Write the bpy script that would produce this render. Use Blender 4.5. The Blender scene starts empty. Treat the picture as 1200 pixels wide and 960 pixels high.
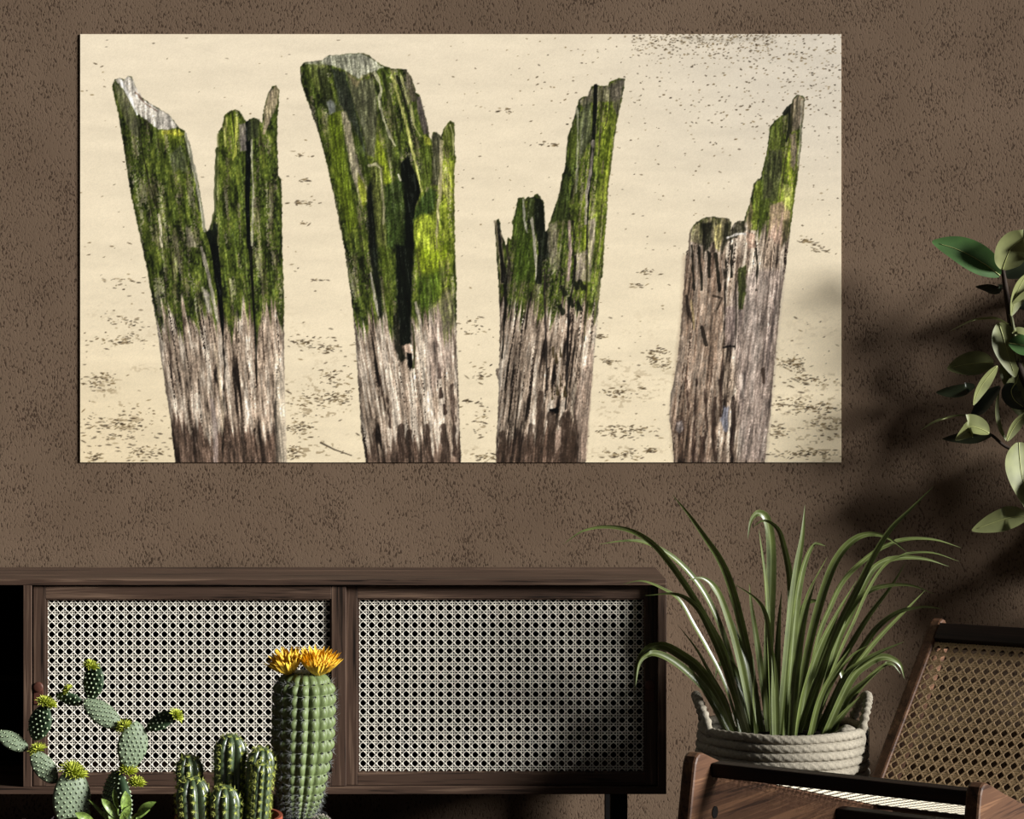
import bpy, math, random
import numpy as np
from mathutils import Vector, Matrix

random.seed(7)
rng = np.random.default_rng(7)
sc = bpy.context.scene
COL = sc.collection

# ------------------------------------------------------------------ camera, light, exposure
F = 2400.0            # focal length in pixels of the 1200x960 frame
CAM_Y, CAM_Z = -4.925, 1.0
cam_d = bpy.data.cameras.new('camera'); cam = bpy.data.objects.new('camera', cam_d); COL.objects.link(cam)
cam_d.sensor_fit = 'HORIZONTAL'; cam_d.sensor_width = 36.0; cam_d.lens = 36.0 * F / 1200.0
cam.location = (0, CAM_Y, CAM_Z); cam.rotation_euler = (math.pi / 2, 0, 0)
cam_d.clip_start = 0.05; cam_d.clip_end = 50
sc.camera = cam

AZ, EL = math.radians(71), math.radians(16)
SUN = Vector((math.sin(AZ) * math.cos(EL), -math.cos(AZ) * math.cos(EL), math.sin(EL)))
sun_d = bpy.data.lights.new('sun', 'SUN'); sun = bpy.data.objects.new('sun', sun_d); COL.objects.link(sun)
sun_d.energy = 9.6; sun_d.angle = math.radians(14); sun_d.color = (1.0, 0.985, 0.955)
sun.rotation_euler = SUN.to_track_quat('Z', 'Y').to_euler(); sun.location = SUN * 6

w = bpy.data.worlds.new('world'); sc.world = w; w.use_nodes = True
w.node_tree.nodes['Background'].inputs[0].default_value = (0.95, 0.98, 1.0, 1)
w.node_tree.nodes['Background'].inputs[1].default_value = 0.042

vs = sc.view_settings
sc.display_settings.display_device = 'sRGB'
vs.view_transform = 'Standard'; vs.look = 'None'; vs.exposure = 0.0; vs.gamma = 1.0; vs.use_curve_mapping = False


def P(px, py, d):
    """point of the room seen at this pixel, at distance d from the camera plane"""
    return Vector(((px - 600) * d / F, CAM_Y + d, CAM_Z - (py - 480) * d / F))


def lin(c):
    o = []
    for v in c:
        v = v / 255.0
        o.append(v / 12.92 if v <= 0.04045 else ((v + 0.055) / 1.055) ** 2.4)
    return tuple(o)


# ------------------------------------------------------------------ materials
def new_mat(name):
    m = bpy.data.materials.new(name); m.use_nodes = True
    nt = m.node_tree; b = nt.nodes['Principled BSDF']
    return m, nt, b, nt.nodes, nt.links


def ramp(nt, fac, stops, interp='LINEAR'):
    r = nt.nodes.new('ShaderNodeValToRGB'); r.color_ramp.interpolation = interp
    e = r.color_ramp.elements
    while len(e) < len(stops): e.new(0.5)
    for i, (p, c) in enumerate(stops):
        e[i].position = p; e[i].color = (*c, 1)
    nt.links.new(fac, r.inputs['Fac'])
    return r.outputs['Color']


def noise(nt, vec, scale, detail=2, rough=0.5, dist=0.0):
    n = nt.nodes.new('ShaderNodeTexNoise')
    n.inputs['Scale'].default_value = scale; n.inputs['Detail'].default_value = detail
    n.inputs['Roughness'].default_value = rough; n.inputs['Distortion'].default_value = dist
    if vec is not None: nt.links.new(vec, n.inputs['Vector'])
    return n.outputs['Fac']


def coords(nt, scale=(1, 1, 1), rot=(0, 0, 0)):
    t = nt.nodes.new('ShaderNodeTexCoord'); mp = nt.nodes.new('ShaderNodeMapping')
    mp.inputs['Scale'].default_value = scale; mp.inputs['Rotation'].default_value = rot
    nt.links.new(t.outputs['Object'], mp.inputs['Vector'])
    return mp.outputs['Vector']


def math_node(nt, op, a, b=None, clamp=False):
    n = nt.nodes.new('ShaderNodeMath'); n.operation = op; n.use_clamp = clamp
    for i, v in enumerate((a, b)):
        if v is None: continue
        if isinstance(v, (int, float)): n.inputs[i].default_value = v
        else: nt.links.new(v, n.inputs[i])
    return n.outputs[0]


def mix(nt, fac, a, b):
    n = nt.nodes.new('ShaderNodeMix'); n.data_type = 'RGBA'
    for s, v in ((n.inputs['Factor'], fac), (n.inputs[6], a), (n.inputs[7], b)):
        if isinstance(v, (int, float)): s.default_value = v
        elif isinstance(v, tuple): s.default_value = (*v, 1)
        else: nt.links.new(v, s)
    return n.outputs[2]


def bump(nt, b, h, strength, dist):
    n = nt.nodes.new('ShaderNodeBump'); n.inputs['Strength'].default_value = strength
    n.inputs['Distance'].default_value = dist
    nt.links.new(h, n.inputs['Height']); nt.links.new(n.outputs['Normal'], b.inputs['Normal'])


def plain(name, col, rough=0.6, var=0.25, scale=60, spec=0.4, bmp=0.0):
    m, nt, b, N, L = new_mat(name)
    c = lin(col)
    v = coords(nt)
    f = noise(nt, v, scale, 3, 0.6)
    L.new(ramp(nt, f, [(0.25, tuple(x * (1 - var) for x in c)), (0.75, tuple(min(1, x * (1 + var)) for x in c))]), b.inputs['Base Color'])
    b.inputs['Roughness'].default_value = rough; b.inputs['Specular IOR Level'].default_value = spec
    if bmp: bump(nt, b, f, bmp, 0.002)
    return m


def wood(name, axis, light, mid, dark, rough=0.5, fine=1.0, spec=0.3, diag=None):
    m, nt, b, N, L = new_mat(name)
    s = [52 * fine] * 3; s['xyz'.index(axis)] = 2.2 * fine
    rot = (0, 0, 0) if diag is None else diag
    v = coords(nt, tuple(s), rot)
    f1 = noise(nt, v, 1.0, 3, 0.65, 0.6)
    s2 = [330 * fine] * 3; s2['xyz'.index(axis)] = 8 * fine
    f2 = noise(nt, coords(nt, tuple(s2), rot), 1.0, 2, 0.5)
    f = math_node(nt, 'ADD', math_node(nt, 'MULTIPLY', f1, 0.7), math_node(nt, 'MULTIPLY', f2, 0.3))
    L.new(ramp(nt, f, [(0.38, lin(dark)), (0.46, lin(mid)), (0.53, lin(mid)), (0.62, lin(light))]), b.inputs['Base Color'])
    b.inputs['Roughness'].default_value = rough; b.inputs['Specular IOR Level'].default_value = spec
    bump(nt, b, f, 0.25, 0.001)
    return m


def stucco():
    m, nt, b, N, L = new_mat('brown_stucco')
    v = coords(nt, (1, 1, 1.0), (0, 0.7, 0))
    vs_ = coords(nt, (1.0, 1, 0.50), (0, 0.72, 0))
    f1 = noise(nt, vs_, 230, 1.5, 0.55, 0.5)
    fb = noise(nt, vs_, 120, 2.0, 0.5, 0.4)
    f2 = noise(nt, v, 11, 3, 0.55)
    th = math_node(nt, 'ADD', math_node(nt, 'ADD', math_node(nt, 'MULTIPLY', f1, 0.72), math_node(nt, 'MULTIPLY', fb, 0.28)),
                   math_node(nt, 'MULTIPLY', math_node(nt, 'SUBTRACT', f2, 0.5), 0.30))
    base = ramp(nt, noise(nt, v, 3.0, 3, 0.6), [(0.3, lin((98, 81, 66))), (0.7, lin((110, 92, 76)))])
    col = mix(nt, ramp(nt, th, [(0.37, (0.9,) * 3), (0.46, (0, 0, 0))]), base, lin((60, 47, 37)))
    L.new(col, b.inputs['Base Color'])
    b.inputs['Roughness'].default_value = 0.92; b.inputs['Specular IOR Level'].default_value = 0.1
    bump(nt, b, ramp(nt, th, [(0.34, (0, 0, 0)), (0.54, (1, 1, 1))]), 0.30, 0.0012)
    return m


def leafmat(name, top, under, rough=0.35, streak=None, spec=0.5, trans=0.0):
    m, nt, b, N, L = new_mat(name)
    g = N.new('ShaderNodeNewGeometry')
    v = coords(nt)
    f = noise(nt, v, 22, 2, 0.5)
    var = ramp(nt, f, [(0.3, (0.75,) * 3), (0.7, (1.25,) * 3)])
    base = mix(nt, g.outputs['Backfacing'], lin(top), lin(under))
    mm = N.new('ShaderNodeMix'); mm.data_type = 'RGBA'; mm.blend_type = 'MULTIPLY'; mm.inputs['Factor'].default_value = 1
    L.new(base, mm.inputs[6]); L.new(var, mm.inputs[7])
    col = mm.outputs[2]
    if streak:
        at = N.new('ShaderNodeAttribute'); at.attribute_name = 'across'
        col = mix(nt, ramp(nt, at.outputs['Fac'], [(0.0, (0.75,) * 3), (0.22, (0, 0, 0)), (0.8, (0, 0, 0)), (1.0, (0.5,) * 3)]), col, lin(streak))  # pale midrib, plus sunlit blade edges put into the colour
    L.new(col, b.inputs['Base Color'])
    b.inputs['Roughness'].default_value = rough; b.inputs['Specular IOR Level'].default_value = spec
    if trans:
        t = N.new('ShaderNodeBsdfTranslucent'); L.new(col, t.inputs['Color'])
        mx = N.new('ShaderNodeMixShader'); mx.inputs[0].default_value = trans
        out = N['Material Output']
        L.new(b.outputs[0], mx.inputs[1]); L.new(t.outputs[0], mx.inputs[2]); L.new(mx.outputs[0], out.inputs['Surface'])
    return m


M = {}
M['wall'] = stucco()
W1, W2, W3 = (108, 87, 72), (71, 54, 44), (28, 20, 15)
M['wood_x'] = wood('walnut_along', 'x', W1, W2, W3)
M['wood_z'] = wood('walnut_upright', 'z', W1, W2, W3)
M['wood_y'] = wood('walnut_deep', 'y', W1, W2, W3)
M['inside'] = plain('shaded_cabinet_inside', (15, 12, 10), 0.8, 0.2, 20, 0.05)  # near-black: the shade inside the cabinet is put into the colour
M['leg'] = plain('black_leg', (16, 14, 13), 0.6, 0.2, 40, 0.2)
M['cane'] = plain('pale_cane', (228, 223, 210), 0.6, 0.10, 90, 0.3)
M['cane_seat'] = plain('seat_cane', (204, 196, 176), 0.6, 0.12, 90, 0.2)
M['cane_tan'] = plain('tan_cane', (200, 170, 132), 0.5, 0.15, 90, 0.3)
M['knob'] = plain('red_brown_leather', (78, 46, 36), 0.5, 0.15, 120, 0.3)
M['chair_wood'] = wood('teak_plank', 'y', (108, 78, 56), (80, 55, 39), (50, 32, 22), 0.5, 1.0, 0.25, (0.65, 0, 0))
M['chair_shade'] = wood('shaded_teak', 'x', (38, 25, 20), (26, 17, 14), (16, 10, 9), 0.5, 1.0, 0.2)  # rails' teak blackened, shade of their unlit faces put into the colour
M['rope'] = plain('grey_cotton_rope', (142, 135, 121), 0.9, 0.25, 180, 0.1, 0.6)
M['rope_dark'] = plain('charcoal_thread', (30, 30, 34), 0.9, 0.2, 180, 0.1)
M['rope_white'] = plain('white_cotton_edge', (190, 185, 172), 0.9, 0.15, 180, 0.1)
M['soil'] = plain('dark_soil', (24, 19, 15), 0.95, 0.5, 90, 0.1, 0.5)
M['blade'] = leafmat('grass_blade', (80, 90, 44), (72, 80, 40), 0.36, (126, 136, 94), 0.5, 0.15)
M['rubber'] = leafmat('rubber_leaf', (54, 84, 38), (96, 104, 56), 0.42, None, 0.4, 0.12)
M['rubber_pale'] = leafmat('lit_rubber_leaf', (112, 116, 74), (104, 108, 66), 0.5, None, 0.3, 0.15)  # paler leaf copy, sunlight on these leaves put into the colour
M['rubber_shade'] = leafmat('shaded_rubber_leaf', (34, 40, 26), (48, 52, 30), 0.35, None, 0.4, 0.05)  # darkened leaf copy, shade of leaves turned from the sun in its colour
M['rib'] = plain('pale_midrib', (160, 164, 104), 0.5, 0.1, 60, 0.4)
M['bark'] = plain('dark_bark', (48, 38, 30), 0.8, 0.4, 70, 0.2, 0.5)
M['bark_pale'] = plain('pale_young_stem', (110, 112, 84), 0.7, 0.3, 90, 0.2)
M['pad'] = plain('grey_green_pad', (102, 115, 92), 0.55, 0.22, 60, 0.35, 0.2)
M['pad_shade'] = plain('shaded_pad', (42, 60, 38), 0.55, 0.25, 60, 0.3, 0.2)  # darker pad copy, shade of pads facing away painted in
M['areole'] = plain('pale_areole', (158, 172, 140), 0.7, 0.15, 90, 0.2)
M['areole_dark'] = plain('dark_areole', (24, 30, 20), 0.8, 0.2, 90, 0.1)
M['bloom_green'] = plain('yellow_green_bloom', (168, 176, 66), 0.6, 0.3, 120, 0.3)
M['bloom'] = plain('yellow_orange_petal', (240, 192, 66), 0.55, 0.25, 90, 0.3)
M['cactus'] = plain('column_cactus_skin', (96, 110, 68), 0.5, 0.2, 45, 0.35, 0.2)
M['cluster'] = plain('cluster_cactus_skin', (58, 72, 46), 0.36, 0.25, 60, 0.8, 0.15)
M['spine_yellow'] = plain('yellow_spine', (184, 192, 98), 0.6, 0.2, 90, 0.3)
M['spine_white'] = plain('white_spine', (150, 152, 150), 0.6, 0.15, 90, 0.3)
M['succulent'] = plain('speckled_leaf', (104, 126, 58), 0.4, 0.85, 260, 0.45)
M['succulent_purple'] = plain('purple_leaf', (30, 16, 20), 0.45, 0.3, 90, 0.4)
M['terracotta'] = plain('terracotta', (132, 66, 46), 0.8, 0.15, 40, 0.2)
M['floor'] = wood('dark_oak_floor', 'x', (84, 66, 52), (66, 50, 39), (44, 32, 25), 0.5)


# ------------------------------------------------------------------ geometry helpers
class MB:
    def __init__(self): self.v = []; self.f = []; self.attr = []
    def add(self, vs, fs):
        o = len(self.v); self.v += [tuple(p) for p in vs]; self.f += [tuple(i + o for i in q) for q in fs]
        return self
    def box(self, a, b, bev=0.0):
        (x0, y0, z0), (x1, y1, z1) = a, b
        if not bev:
            return self.add([(x0, y0, z0), (x1, y0, z0), (x1, y1, z0), (x0, y1, z0), (x0, y0, z1), (x1, y0, z1), (x1, y1, z1), (x0, y1, z1)],
                            [(0, 3, 2, 1), (4, 5, 6, 7), (0, 1, 5, 4), (1, 2, 6, 5), (2, 3, 7, 6), (3, 0, 4, 7)])
        import bmesh
        bm = bmesh.new(); bmesh.ops.create_cube(bm, size=1)
        for q in bm.verts: q.co = Vector(((x0 + x1) / 2 + q.co.x * (x1 - x0), (y0 + y1) / 2 + q.co.y * (y1 - y0), (z0 + z1) / 2 + q.co.z * (z1 - z0)))
        bmesh.ops.bevel(bm, geom=bm.edges[:], offset=bev, segments=2, affect='EDGES', profile=0.5)
        bm.verts.index_update()
        self.add([q.co for q in bm.verts], [[q.index for q in fc.verts] for fc in bm.faces]); bm.free()
        return self
    def tube(self, pts, rad, n=8, cap=True, squash=None):
        pts = [Vector(p) for p in pts]; k = len(pts)
        if not hasattr(rad, '__len__'): rad = [rad] * k
        tang = [(pts[min(i + 1, k - 1)] - pts[max(i - 1, 0)]).normalized() for i in range(k)]
        ref = Vector((0, 0, 1)) if abs(tang[0].z) < 0.9 else Vector((1, 0, 0))
        nx = tang[0].cross(ref).normalized(); vs_ = []
        for i in range(k):
            nx = (nx - tang[i] * nx.dot(tang[i])).normalized(); ny = tang[i].cross(nx)
            for j in range(n):
                a = 2 * math.pi * j / n
                vs_.append(pts[i] + (nx * math.cos(a) + ny * math.sin(a)) * rad[i])
        fs = [(i * n + j, i * n + (j + 1) % n, (i + 1) * n + (j + 1) % n, (i + 1) * n + j) for i in range(k - 1) for j in range(n)]
        if cap: fs += [tuple(reversed(range(n))), tuple((k - 1) * n + j for j in range(n))]
        return self.add(vs_, fs)
    def lathe(self, prof, n=32, c=(0, 0, 0)):
        vs_ = [(c[0] + r * math.cos(2 * math.pi * j / n), c[1] + r * math.sin(2 * math.pi * j / n), c[2] + z) for r, z in prof for j in range(n)]
        k = len(prof)
        fs = [(i * n + j, i * n + (j + 1) % n, (i + 1) * n + (j + 1) % n, (i + 1) * n + j) for i in range(k - 1) for j in range(n)]
        return self.add(vs_, fs)
    def prism(self, poly, y0, y1, fn):
        """extrude a 2-D polygon between two offsets; fn(a, b, off) gives the point"""
        n = len(poly)
        vs_ = [fn(a, b, y0) for a, b in poly] + [fn(a, b, y1) for a, b in poly]
        fs = [tuple(range(n)), tuple(reversed(range(n, 2 * n)))] + [(i, i + n, (i + 1) % n + n, (i + 1) % n) for i in range(n)]
        return self.add(vs_, fs)
    def build(self, name, mat, parent=None, smooth=False, off=None, label=None, kind=None):
        me = bpy.data.meshes.new(name)
        vs_ = self.v if off is None else [tuple(Vector(p) - off) for p in self.v]
        me.from_pydata(vs_, [], self.f); me.validate()
        if self.attr:
            at = me.attributes.new('across', 'FLOAT', 'POINT'); at.data.foreach_set('value', self.attr)
        import bmesh
        if smooth: me.polygons.foreach_set('use_smooth', [True] * len(me.polygons))
        me.materials.append(mat); me.update()
        o = bpy.data.objects.new(name, me); COL.objects.link(o)
        if parent is not None: o.parent = parent
        if label: o['label'] = label
        if kind: o['kind'] = kind
        return o


def fix_normals(o):
    import bmesh
    bm = bmesh.new(); bm.from_mesh(o.data); bmesh.ops.recalc_face_normals(bm, faces=bm.faces[:]); bm.to_mesh(o.data); bm.free()
    return o


def thing(name, label, cat, loc, rz=0.0, group=None):
    o = bpy.data.objects.new(name, None); COL.objects.link(o); o.empty_display_size = 0.05
    o.location = loc; o.rotation_euler = (0, 0, rz); o['label'] = label; o['category'] = cat
    if group: o['group'] = group
    return o


def smooth_path(pts, n):
    """Catmull-Rom through the points, n samples"""
    p = [Vector(q) for q in pts]
    if len(p) == 2: return [p[0].lerp(p[1], i / (n - 1)) for i in range(n)]
    p = [p[0] * 2 - p[1]] + p + [p[-1] * 2 - p[-2]]
    seg = len(p) - 3; out = []
    for i in range(n):
        t = i / (n - 1) * seg; k = min(int(t), seg - 1); t -= k
        a, b, c, d = p[k:k + 4]
        out.append(0.5 * ((2 * b) + (c - a) * t + (2 * a - 5 * b + 4 * c - d) * t * t + (3 * b - a - 3 * c + d) * t ** 3))
    return out


def weave(mb, w_, h_, pitch, fn, sw=0.085, th=0.0012, pair=0.13, phase=(0.5, 0.5)):
    """six-way caning: pairs of upright and level strands and two sets of diagonals; fn(u, v, n) gives the point.
       Holes are centred at (phase + k) * pitch."""
    hw = sw * pitch / 2
    def strand(a, b, n0):
        a = Vector(a); b = Vector(b); d = (b - a)
        if d.length < pitch * 0.2: return
        s = Vector((-d.y, d.x)).normalized() * hw
        vs_ = []
        for q in (a, b):
            vs_ += [fn(*(q - s), n0), fn(*(q - s * 0.6), n0 + th), fn(*(q + s * 0.6), n0 + th), fn(*(q + s), n0)]
        mb.add(vs_, [(0, 1, 5, 4), (1, 2, 6, 5), (2, 3, 7, 6), (3, 0, 4, 7)])
    ph = (phase[0] * pitch, phase[1] * pitch)
    for k in range(-1, int(w_ / pitch) + 2):
        for e in (-pair, pair):
            x = ph[0] + (k + 0.5 + e) * pitch
            if 0 < x < w_: strand((x, 0), (x, h_), 0)
    for k in range(-1, int(h_ / pitch) + 2):
        for e in (-pair, pair):
            y = ph[1] + (k + 0.5 + e) * pitch
            if 0 < y < h_: strand((0, y), (w_, y), th * 0.7)
    nmax = int((w_ + h_) / pitch) + 3
    for k in range(-nmax, nmax):
        c = ph[0] + ph[1] + (k + 0.5) * pitch          # x + y = c
        x0, x1 = max(0, c - h_), min(w_, c)
        if x1 > x0: strand((x0, c - x0), (x1, c - x1), th * 1.3)
        c = ph[0] - ph[1] + (k + 0.5) * pitch          # x - y = c
        x0, x1 = max(0, c), min(w_, c + h_)
        if x1 > x0: strand((x0, x0 - c), (x1, x1 - c), th * 1.8)


# ------------------------------------------------------------------ setting
wb = MB().box((-3.2, 0.0, -0.02), (3.2, 0.15, 2.9)).build('wall_back', M['wall']); wb['kind'] = 'structure'
fl = MB().box((-3.2, -5.6, -0.10), (3.2, 0.0, 0.0)).build('floor', M['floor']); fl['kind'] = 'structure'


# ------------------------------------------------------------------ wall print: painted beach photograph
def build_print():
    X0, X1, Y0, Y1 = 94.0, 986.0, 40.0, 542.0
    NX, NY = 1010, 569
    xs = np.linspace(X0, X1, NX); ys = np.linspace(Y0, Y1, NY)
    X, Y = np.meshgrid(xs, ys)
    step = xs[1] - xs[0]

    def vn(x, y, seed):
        ix = np.floor(x).astype(np.int64); iy = np.floor(y).astype(np.int64)
        fx = x - ix; fy = y - iy
        fx = fx * fx * (3 - 2 * fx); fy = fy * fy * (3 - 2 * fy)
        def h(a, b):
            n = (a * 374761393 + b * 668265263 + seed * 1442695041) & 0xffffffff
            n = ((n ^ (n >> 13)) * 1274126177) & 0xffffffff
            return ((n ^ (n >> 16)) & 0xffff) / 65535.0
        return (h(ix, iy) * (1 - fx) + h(ix + 1, iy) * fx) * (1 - fy) + (h(ix, iy + 1) * (1 - fx) + h(ix + 1, iy + 1) * fx) * fy

    def sst(a, b, x):
        t = np.clip((x - a) / (b - a), 0, 1); return t * t * (3 - 2 * t)

    def C(c): return np.array(c, float) / 255.0
    def lerp(a, b, t): return a + (b - a) * t[..., None]

    def win(x0, x1, y0, y1):
        i0 = max(0, int((y0 - Y0) / (ys[1] - ys[0])) - 1); i1 = min(NY, int((y1 - Y0) / (ys[1] - ys[0])) + 3)
        j0 = max(0, int((x0 - X0) / step) - 1); j1 = min(NX, int((x1 - X0) / step) + 3)
        return slice(i0, max(i0, i1)), slice(j0, max(j0, j1))

    def sdist(poly, sl):
        x = X[sl]; y = Y[sl]; inside = np.zeros(x.shape, bool); dm = np.full(x.shape, 1e9)
        n = len(poly)
        for i in range(n):
            ax, ay = poly[i]; bx, by = poly[(i + 1) % n]
            dx, dy = bx - ax, by - ay; L2 = dx * dx + dy * dy + 1e-9
            t = np.clip(((x - ax) * dx + (y - ay) * dy) / L2, 0, 1)
            dm = np.minimum(dm, (x - ax - t * dx) ** 2 + (y - ay - t * dy) ** 2)
            if abs(dy) > 1e-9:
                c = ((ay > y) != (by > y)) & (x < dx * (y - ay) / dy + ax)
                inside ^= c
        d = np.sqrt(dm)
        return np.where(inside, d, -d)

    def bb(pts, m=2):
        a = np.array(pts); return win(a[:, 0].min() - m, a[:, 0].max() + m, a[:, 1].min() - m, a[:, 1].max() + m)

    # crop frames the outlines were measured in
    FR = dict(A=(90, 30, 3.693), B=(90, 290, 3.693), C=(330, 30, 3.693), D=(330, 290, 3.693),
              E=(560, 80, 3.842), F=(560, 300, 3.842), G=(760, 90, 3.842), H=(760, 300, 3.842))
    def fr(k, pts):
        ox, oy, s = FR[k]; return [(ox + a / s, oy + b / s) for a, b in pts]

    img = np.zeros((NY, NX, 3))
    # ---- sand
    gx = (X - X0) / (X1 - X0); gy = (Y - Y0) / (Y1 - Y0)
    sand = lerp(C((236, 222, 196)), C((239, 223, 190)), gy)
    tr = sst(0.55, 1.0, gx) * sst(0.65, 0.0, gy)
    sand = lerp(sand, C((212, 203, 188)), tr * 0.85)
    sand = lerp(sand, C((222, 203, 166)), sst(0.6, 1.0, gy) * sst(0.35, 0.0, gx) * 0.5)
    n = vn(X / 60, Y / 14, 1) * 0.5 + vn(X / 22, Y / 6, 2) * 0.3 + vn(X / 3.1, Y / 2.2, 3) * 0.2
    sand = sand * (1 + (n - 0.5) * 0.085)[..., None]
    low = sst(0.55, 1.0, gy)
    rough = vn(X / 7, Y / 3.2, 4) * 0.55 + vn(X / 2.6, Y / 1.7, 5) * 0.45
    area = vn(X / 42, Y / 16, 6)
    tracks = sst(0.60, 0.72, rough) * sst(0.50, 0.72, area) * low
    edgez = sst(215, 120, X) + sst(100, 0, np.abs(X - 375)) * 0.8 + sst(890, 980, X) * 0.8 + sst(60, 0, np.abs(X - 745)) * 0.5
    tracks = np.clip(tracks * (0.25 + 0.75 * np.clip(edgez, 0, 1)), 0, 1)
    sand = lerp(sand, C((120, 100, 70)), tracks * 0.62)
    img[:] = sand

    def blob(cx, cy, rx, ry, ang, col, a):
        r = max(rx, ry) + 2; sl = win(cx - r, cx + r, cy - r, cy + r)
        x = X[sl] - cx; y = Y[sl] - cy; c, s = math.cos(ang), math.sin(ang)
        q = np.sqrt(((x * c + y * s) / rx) ** 2 + ((-x * s + y * c) / ry) ** 2)
        k = np.clip((1.35 - q) / 0.7, 0, 1) * a
        img[sl] = lerp(img[sl], C(col), k)

    dk = [(58, 48, 36), (84, 70, 50), (112, 94, 66), (72, 58, 42), (140, 120, 86)]
    def specks(nn, fx_, fy_, r0, r1, asp, amin=0.5, amax=0.95):
        for _ in range(nn):
            cx, cy = fx_(), fy_(); r = rng.uniform(r0, r1)
            r *= 0.80; blob(cx, cy, r * rng.uniform(1.0, asp), r * 0.72, rng.normal(0, 0.25), dk[rng.integers(5)], rng.uniform(amin, amax))
    U = rng.uniform
    # pebbles, dense towards the upper right
    specks(620, lambda: 986 - abs(rng.normal(0, 150)), lambda: 40 + abs(rng.normal(0, 75)), 0.6, 1.5, 1.7, 0.6, 1.0)
    specks(420, lambda: U(740, 910), lambda: 40 + abs(rng.normal(0, 13)), 0.6, 1.3, 2.0)
    specks(260, lambda: U(520, 986), lambda: U(44, 300), 0.5, 1.3, 2.0, 0.4, 0.9)
    specks(130, lambda: U(94, 520), lambda: U(44, 330), 0.6, 1.5, 2.6, 0.4, 0.85)
    specks(420, lambda: U(94, 986), lambda: U(330, 542), 0.6, 1.7, 2.4, 0.4, 0.85)
    # marks and tracks as small clusters of dashes
    cl = [(355, 238, 14, 3, 16), (356, 212, 9, 4, 8), (352, 182, 10, 4, 8), (357, 262, 5, 2, 5), (375, 328, 9, 1.2, 5), (145, 330, 22, 7, 16),
          (130, 398, 40, 8, 42), (150, 378, 20, 6, 20), (118, 445, 24, 10, 44), (135, 500, 46, 22, 120), (170, 530, 30, 9, 44), (108, 535, 12, 6, 22),
          (360, 400, 24, 8, 36), (385, 408, 16, 4, 22), (398, 466, 16, 6, 34), (352, 500, 14, 12, 44), (362, 470, 26, 14, 40), (395, 445, 24, 18, 40), (345, 530, 10, 8, 24),
          (640, 170, 16, 3, 12), (590, 130, 12, 3, 10), (758, 320, 12, 5, 12), (770, 415, 12, 8, 30), (775, 425, 14, 8, 24), (716, 424, 12, 5, 20), (720, 460, 22, 6, 26),
          (735, 505, 34, 9, 70), (728, 533, 24, 6, 36), (762, 528, 10, 2.5, 16), (752, 455, 4, 2, 6), (700, 395, 12, 3, 12), (750, 335, 10, 3, 9),
          (925, 425, 14, 7, 36), (935, 430, 10, 6, 24), (945, 445, 28, 10, 40), (960, 478, 28, 7, 60), (925, 475, 20, 8, 36), (912, 505, 9, 8, 24), (940, 532, 40, 5, 60), (965, 500, 20, 16, 36), (945, 282, 10, 4, 16), (960, 292, 10, 5, 12),
          (555, 380, 14, 10, 18), (560, 440, 14, 10, 16), (566, 490, 10, 20, 24), (568, 536, 16, 5, 30), (548, 470, 6, 3, 8)]
    for cx, cy, rx, ry, k in cl:
        specks(int(k * 1.5), lambda: cx + rng.normal(0, rx * 0.55), lambda: cy + rng.normal(0, ry * 0.55), 0.6, 1.6, 3.2, 0.45, 0.95)
    def stroke(pts, wid, col, a=1.0, soft=0.9, tex=0.0, fr_=None):
        if fr_: pts = fr(fr_, pts)
        if not hasattr(wid, '__len__'): wid = [wid] * len(pts)
        sl = bb(pts, max(wid) + 3); x = X[sl]; y = Y[sl]; best = np.full(x.shape, -1e9)
        for i in range(len(pts) - 1):
            ax, ay = pts[i]; bx, by = pts[i + 1]; dx, dy = bx - ax, by - ay
            t = np.clip(((x - ax) * dx + (y - ay) * dy) / (dx * dx + dy * dy + 1e-9), 0, 1)
            d = np.sqrt((x - ax - t * dx) ** 2 + (y - ay - t * dy) ** 2)
            best = np.maximum(best, (wid[i] + (wid[i + 1] - wid[i]) * t) / 2 - d)
        if tex: best = best + (vn(x / 2.2, y / 7, 91) - 0.5) * tex
        k = np.clip(best / soft + 0.5, 0, 1) * a
        img[sl] = lerp(img[sl], C(col), k)
    stroke([(800, 45), (850, 48), (905, 44)], 5, (150, 142, 128), 0.25, 4)
    stroke([(376, 519), (392, 527), (412, 534)], [2.2, 1.6, 1.2], (66, 56, 42), 0.9)

    def post(outline, xlr, moss, wet, seed, bright, right_edge):
        """moss: (y limit, jitter); wet: (y limit, jitter, strength); xlr: ((y, xl, xr), (y, xl, xr)) across-grain frame"""
        sl = bb(outline, 4); x = X[sl]; y = Y[sl]
        d = sdist(outline, sl) + (vn(x / 2.4, y / 2.4, seed + 50) - 0.5) * 1.3
        al = np.clip(d / 1.0 + 0.5, 0, 1)
        (ya, la, ra), (yb, lb, rb) = xlr
        t = (y - ya) / (yb - ya)
        xl = la + (lb - la) * t; xr = ra + (rb - ra) * t
        u = (x - xl) / (xr - xl); W = 125.0; up = u * W + (vn(x / 30, y / 70, seed) - 0.5) * 3
        n1 = vn(up / 6.0, y / 85, seed + 1); n2 = vn(up / 2.6, y / 34, seed + 2); n3 = vn(up / 1.3, y / 9, seed + 3); n4 = vn(x / 1.4, y / 1.6, seed + 4)
        tone = n1 * 0.36 + n2 * 0.36 + n3 * 0.18 + n4 * 0.10
        wood_ = lerp(C((78, 65, 54)), C((160, 141, 122)), sst(0.29, 0.46, tone))
        wood_ = lerp(wood_, C((212, 196, 176)), sst(0.48, 0.66, tone))
        cr = sst(0.31, 0.20, n2 * 0.6 + n1 * 0.4)
        wood_ = lerp(wood_, C((30, 24, 20)), cr)
        ck = vn(up / 1.35, y / 75, seed + 21) * 0.75 + n4 * 0.25
        wood_ = lerp(wood_, C((34, 27, 22)), sst(0.27, 0.17, ck) * 0.9)
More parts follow.
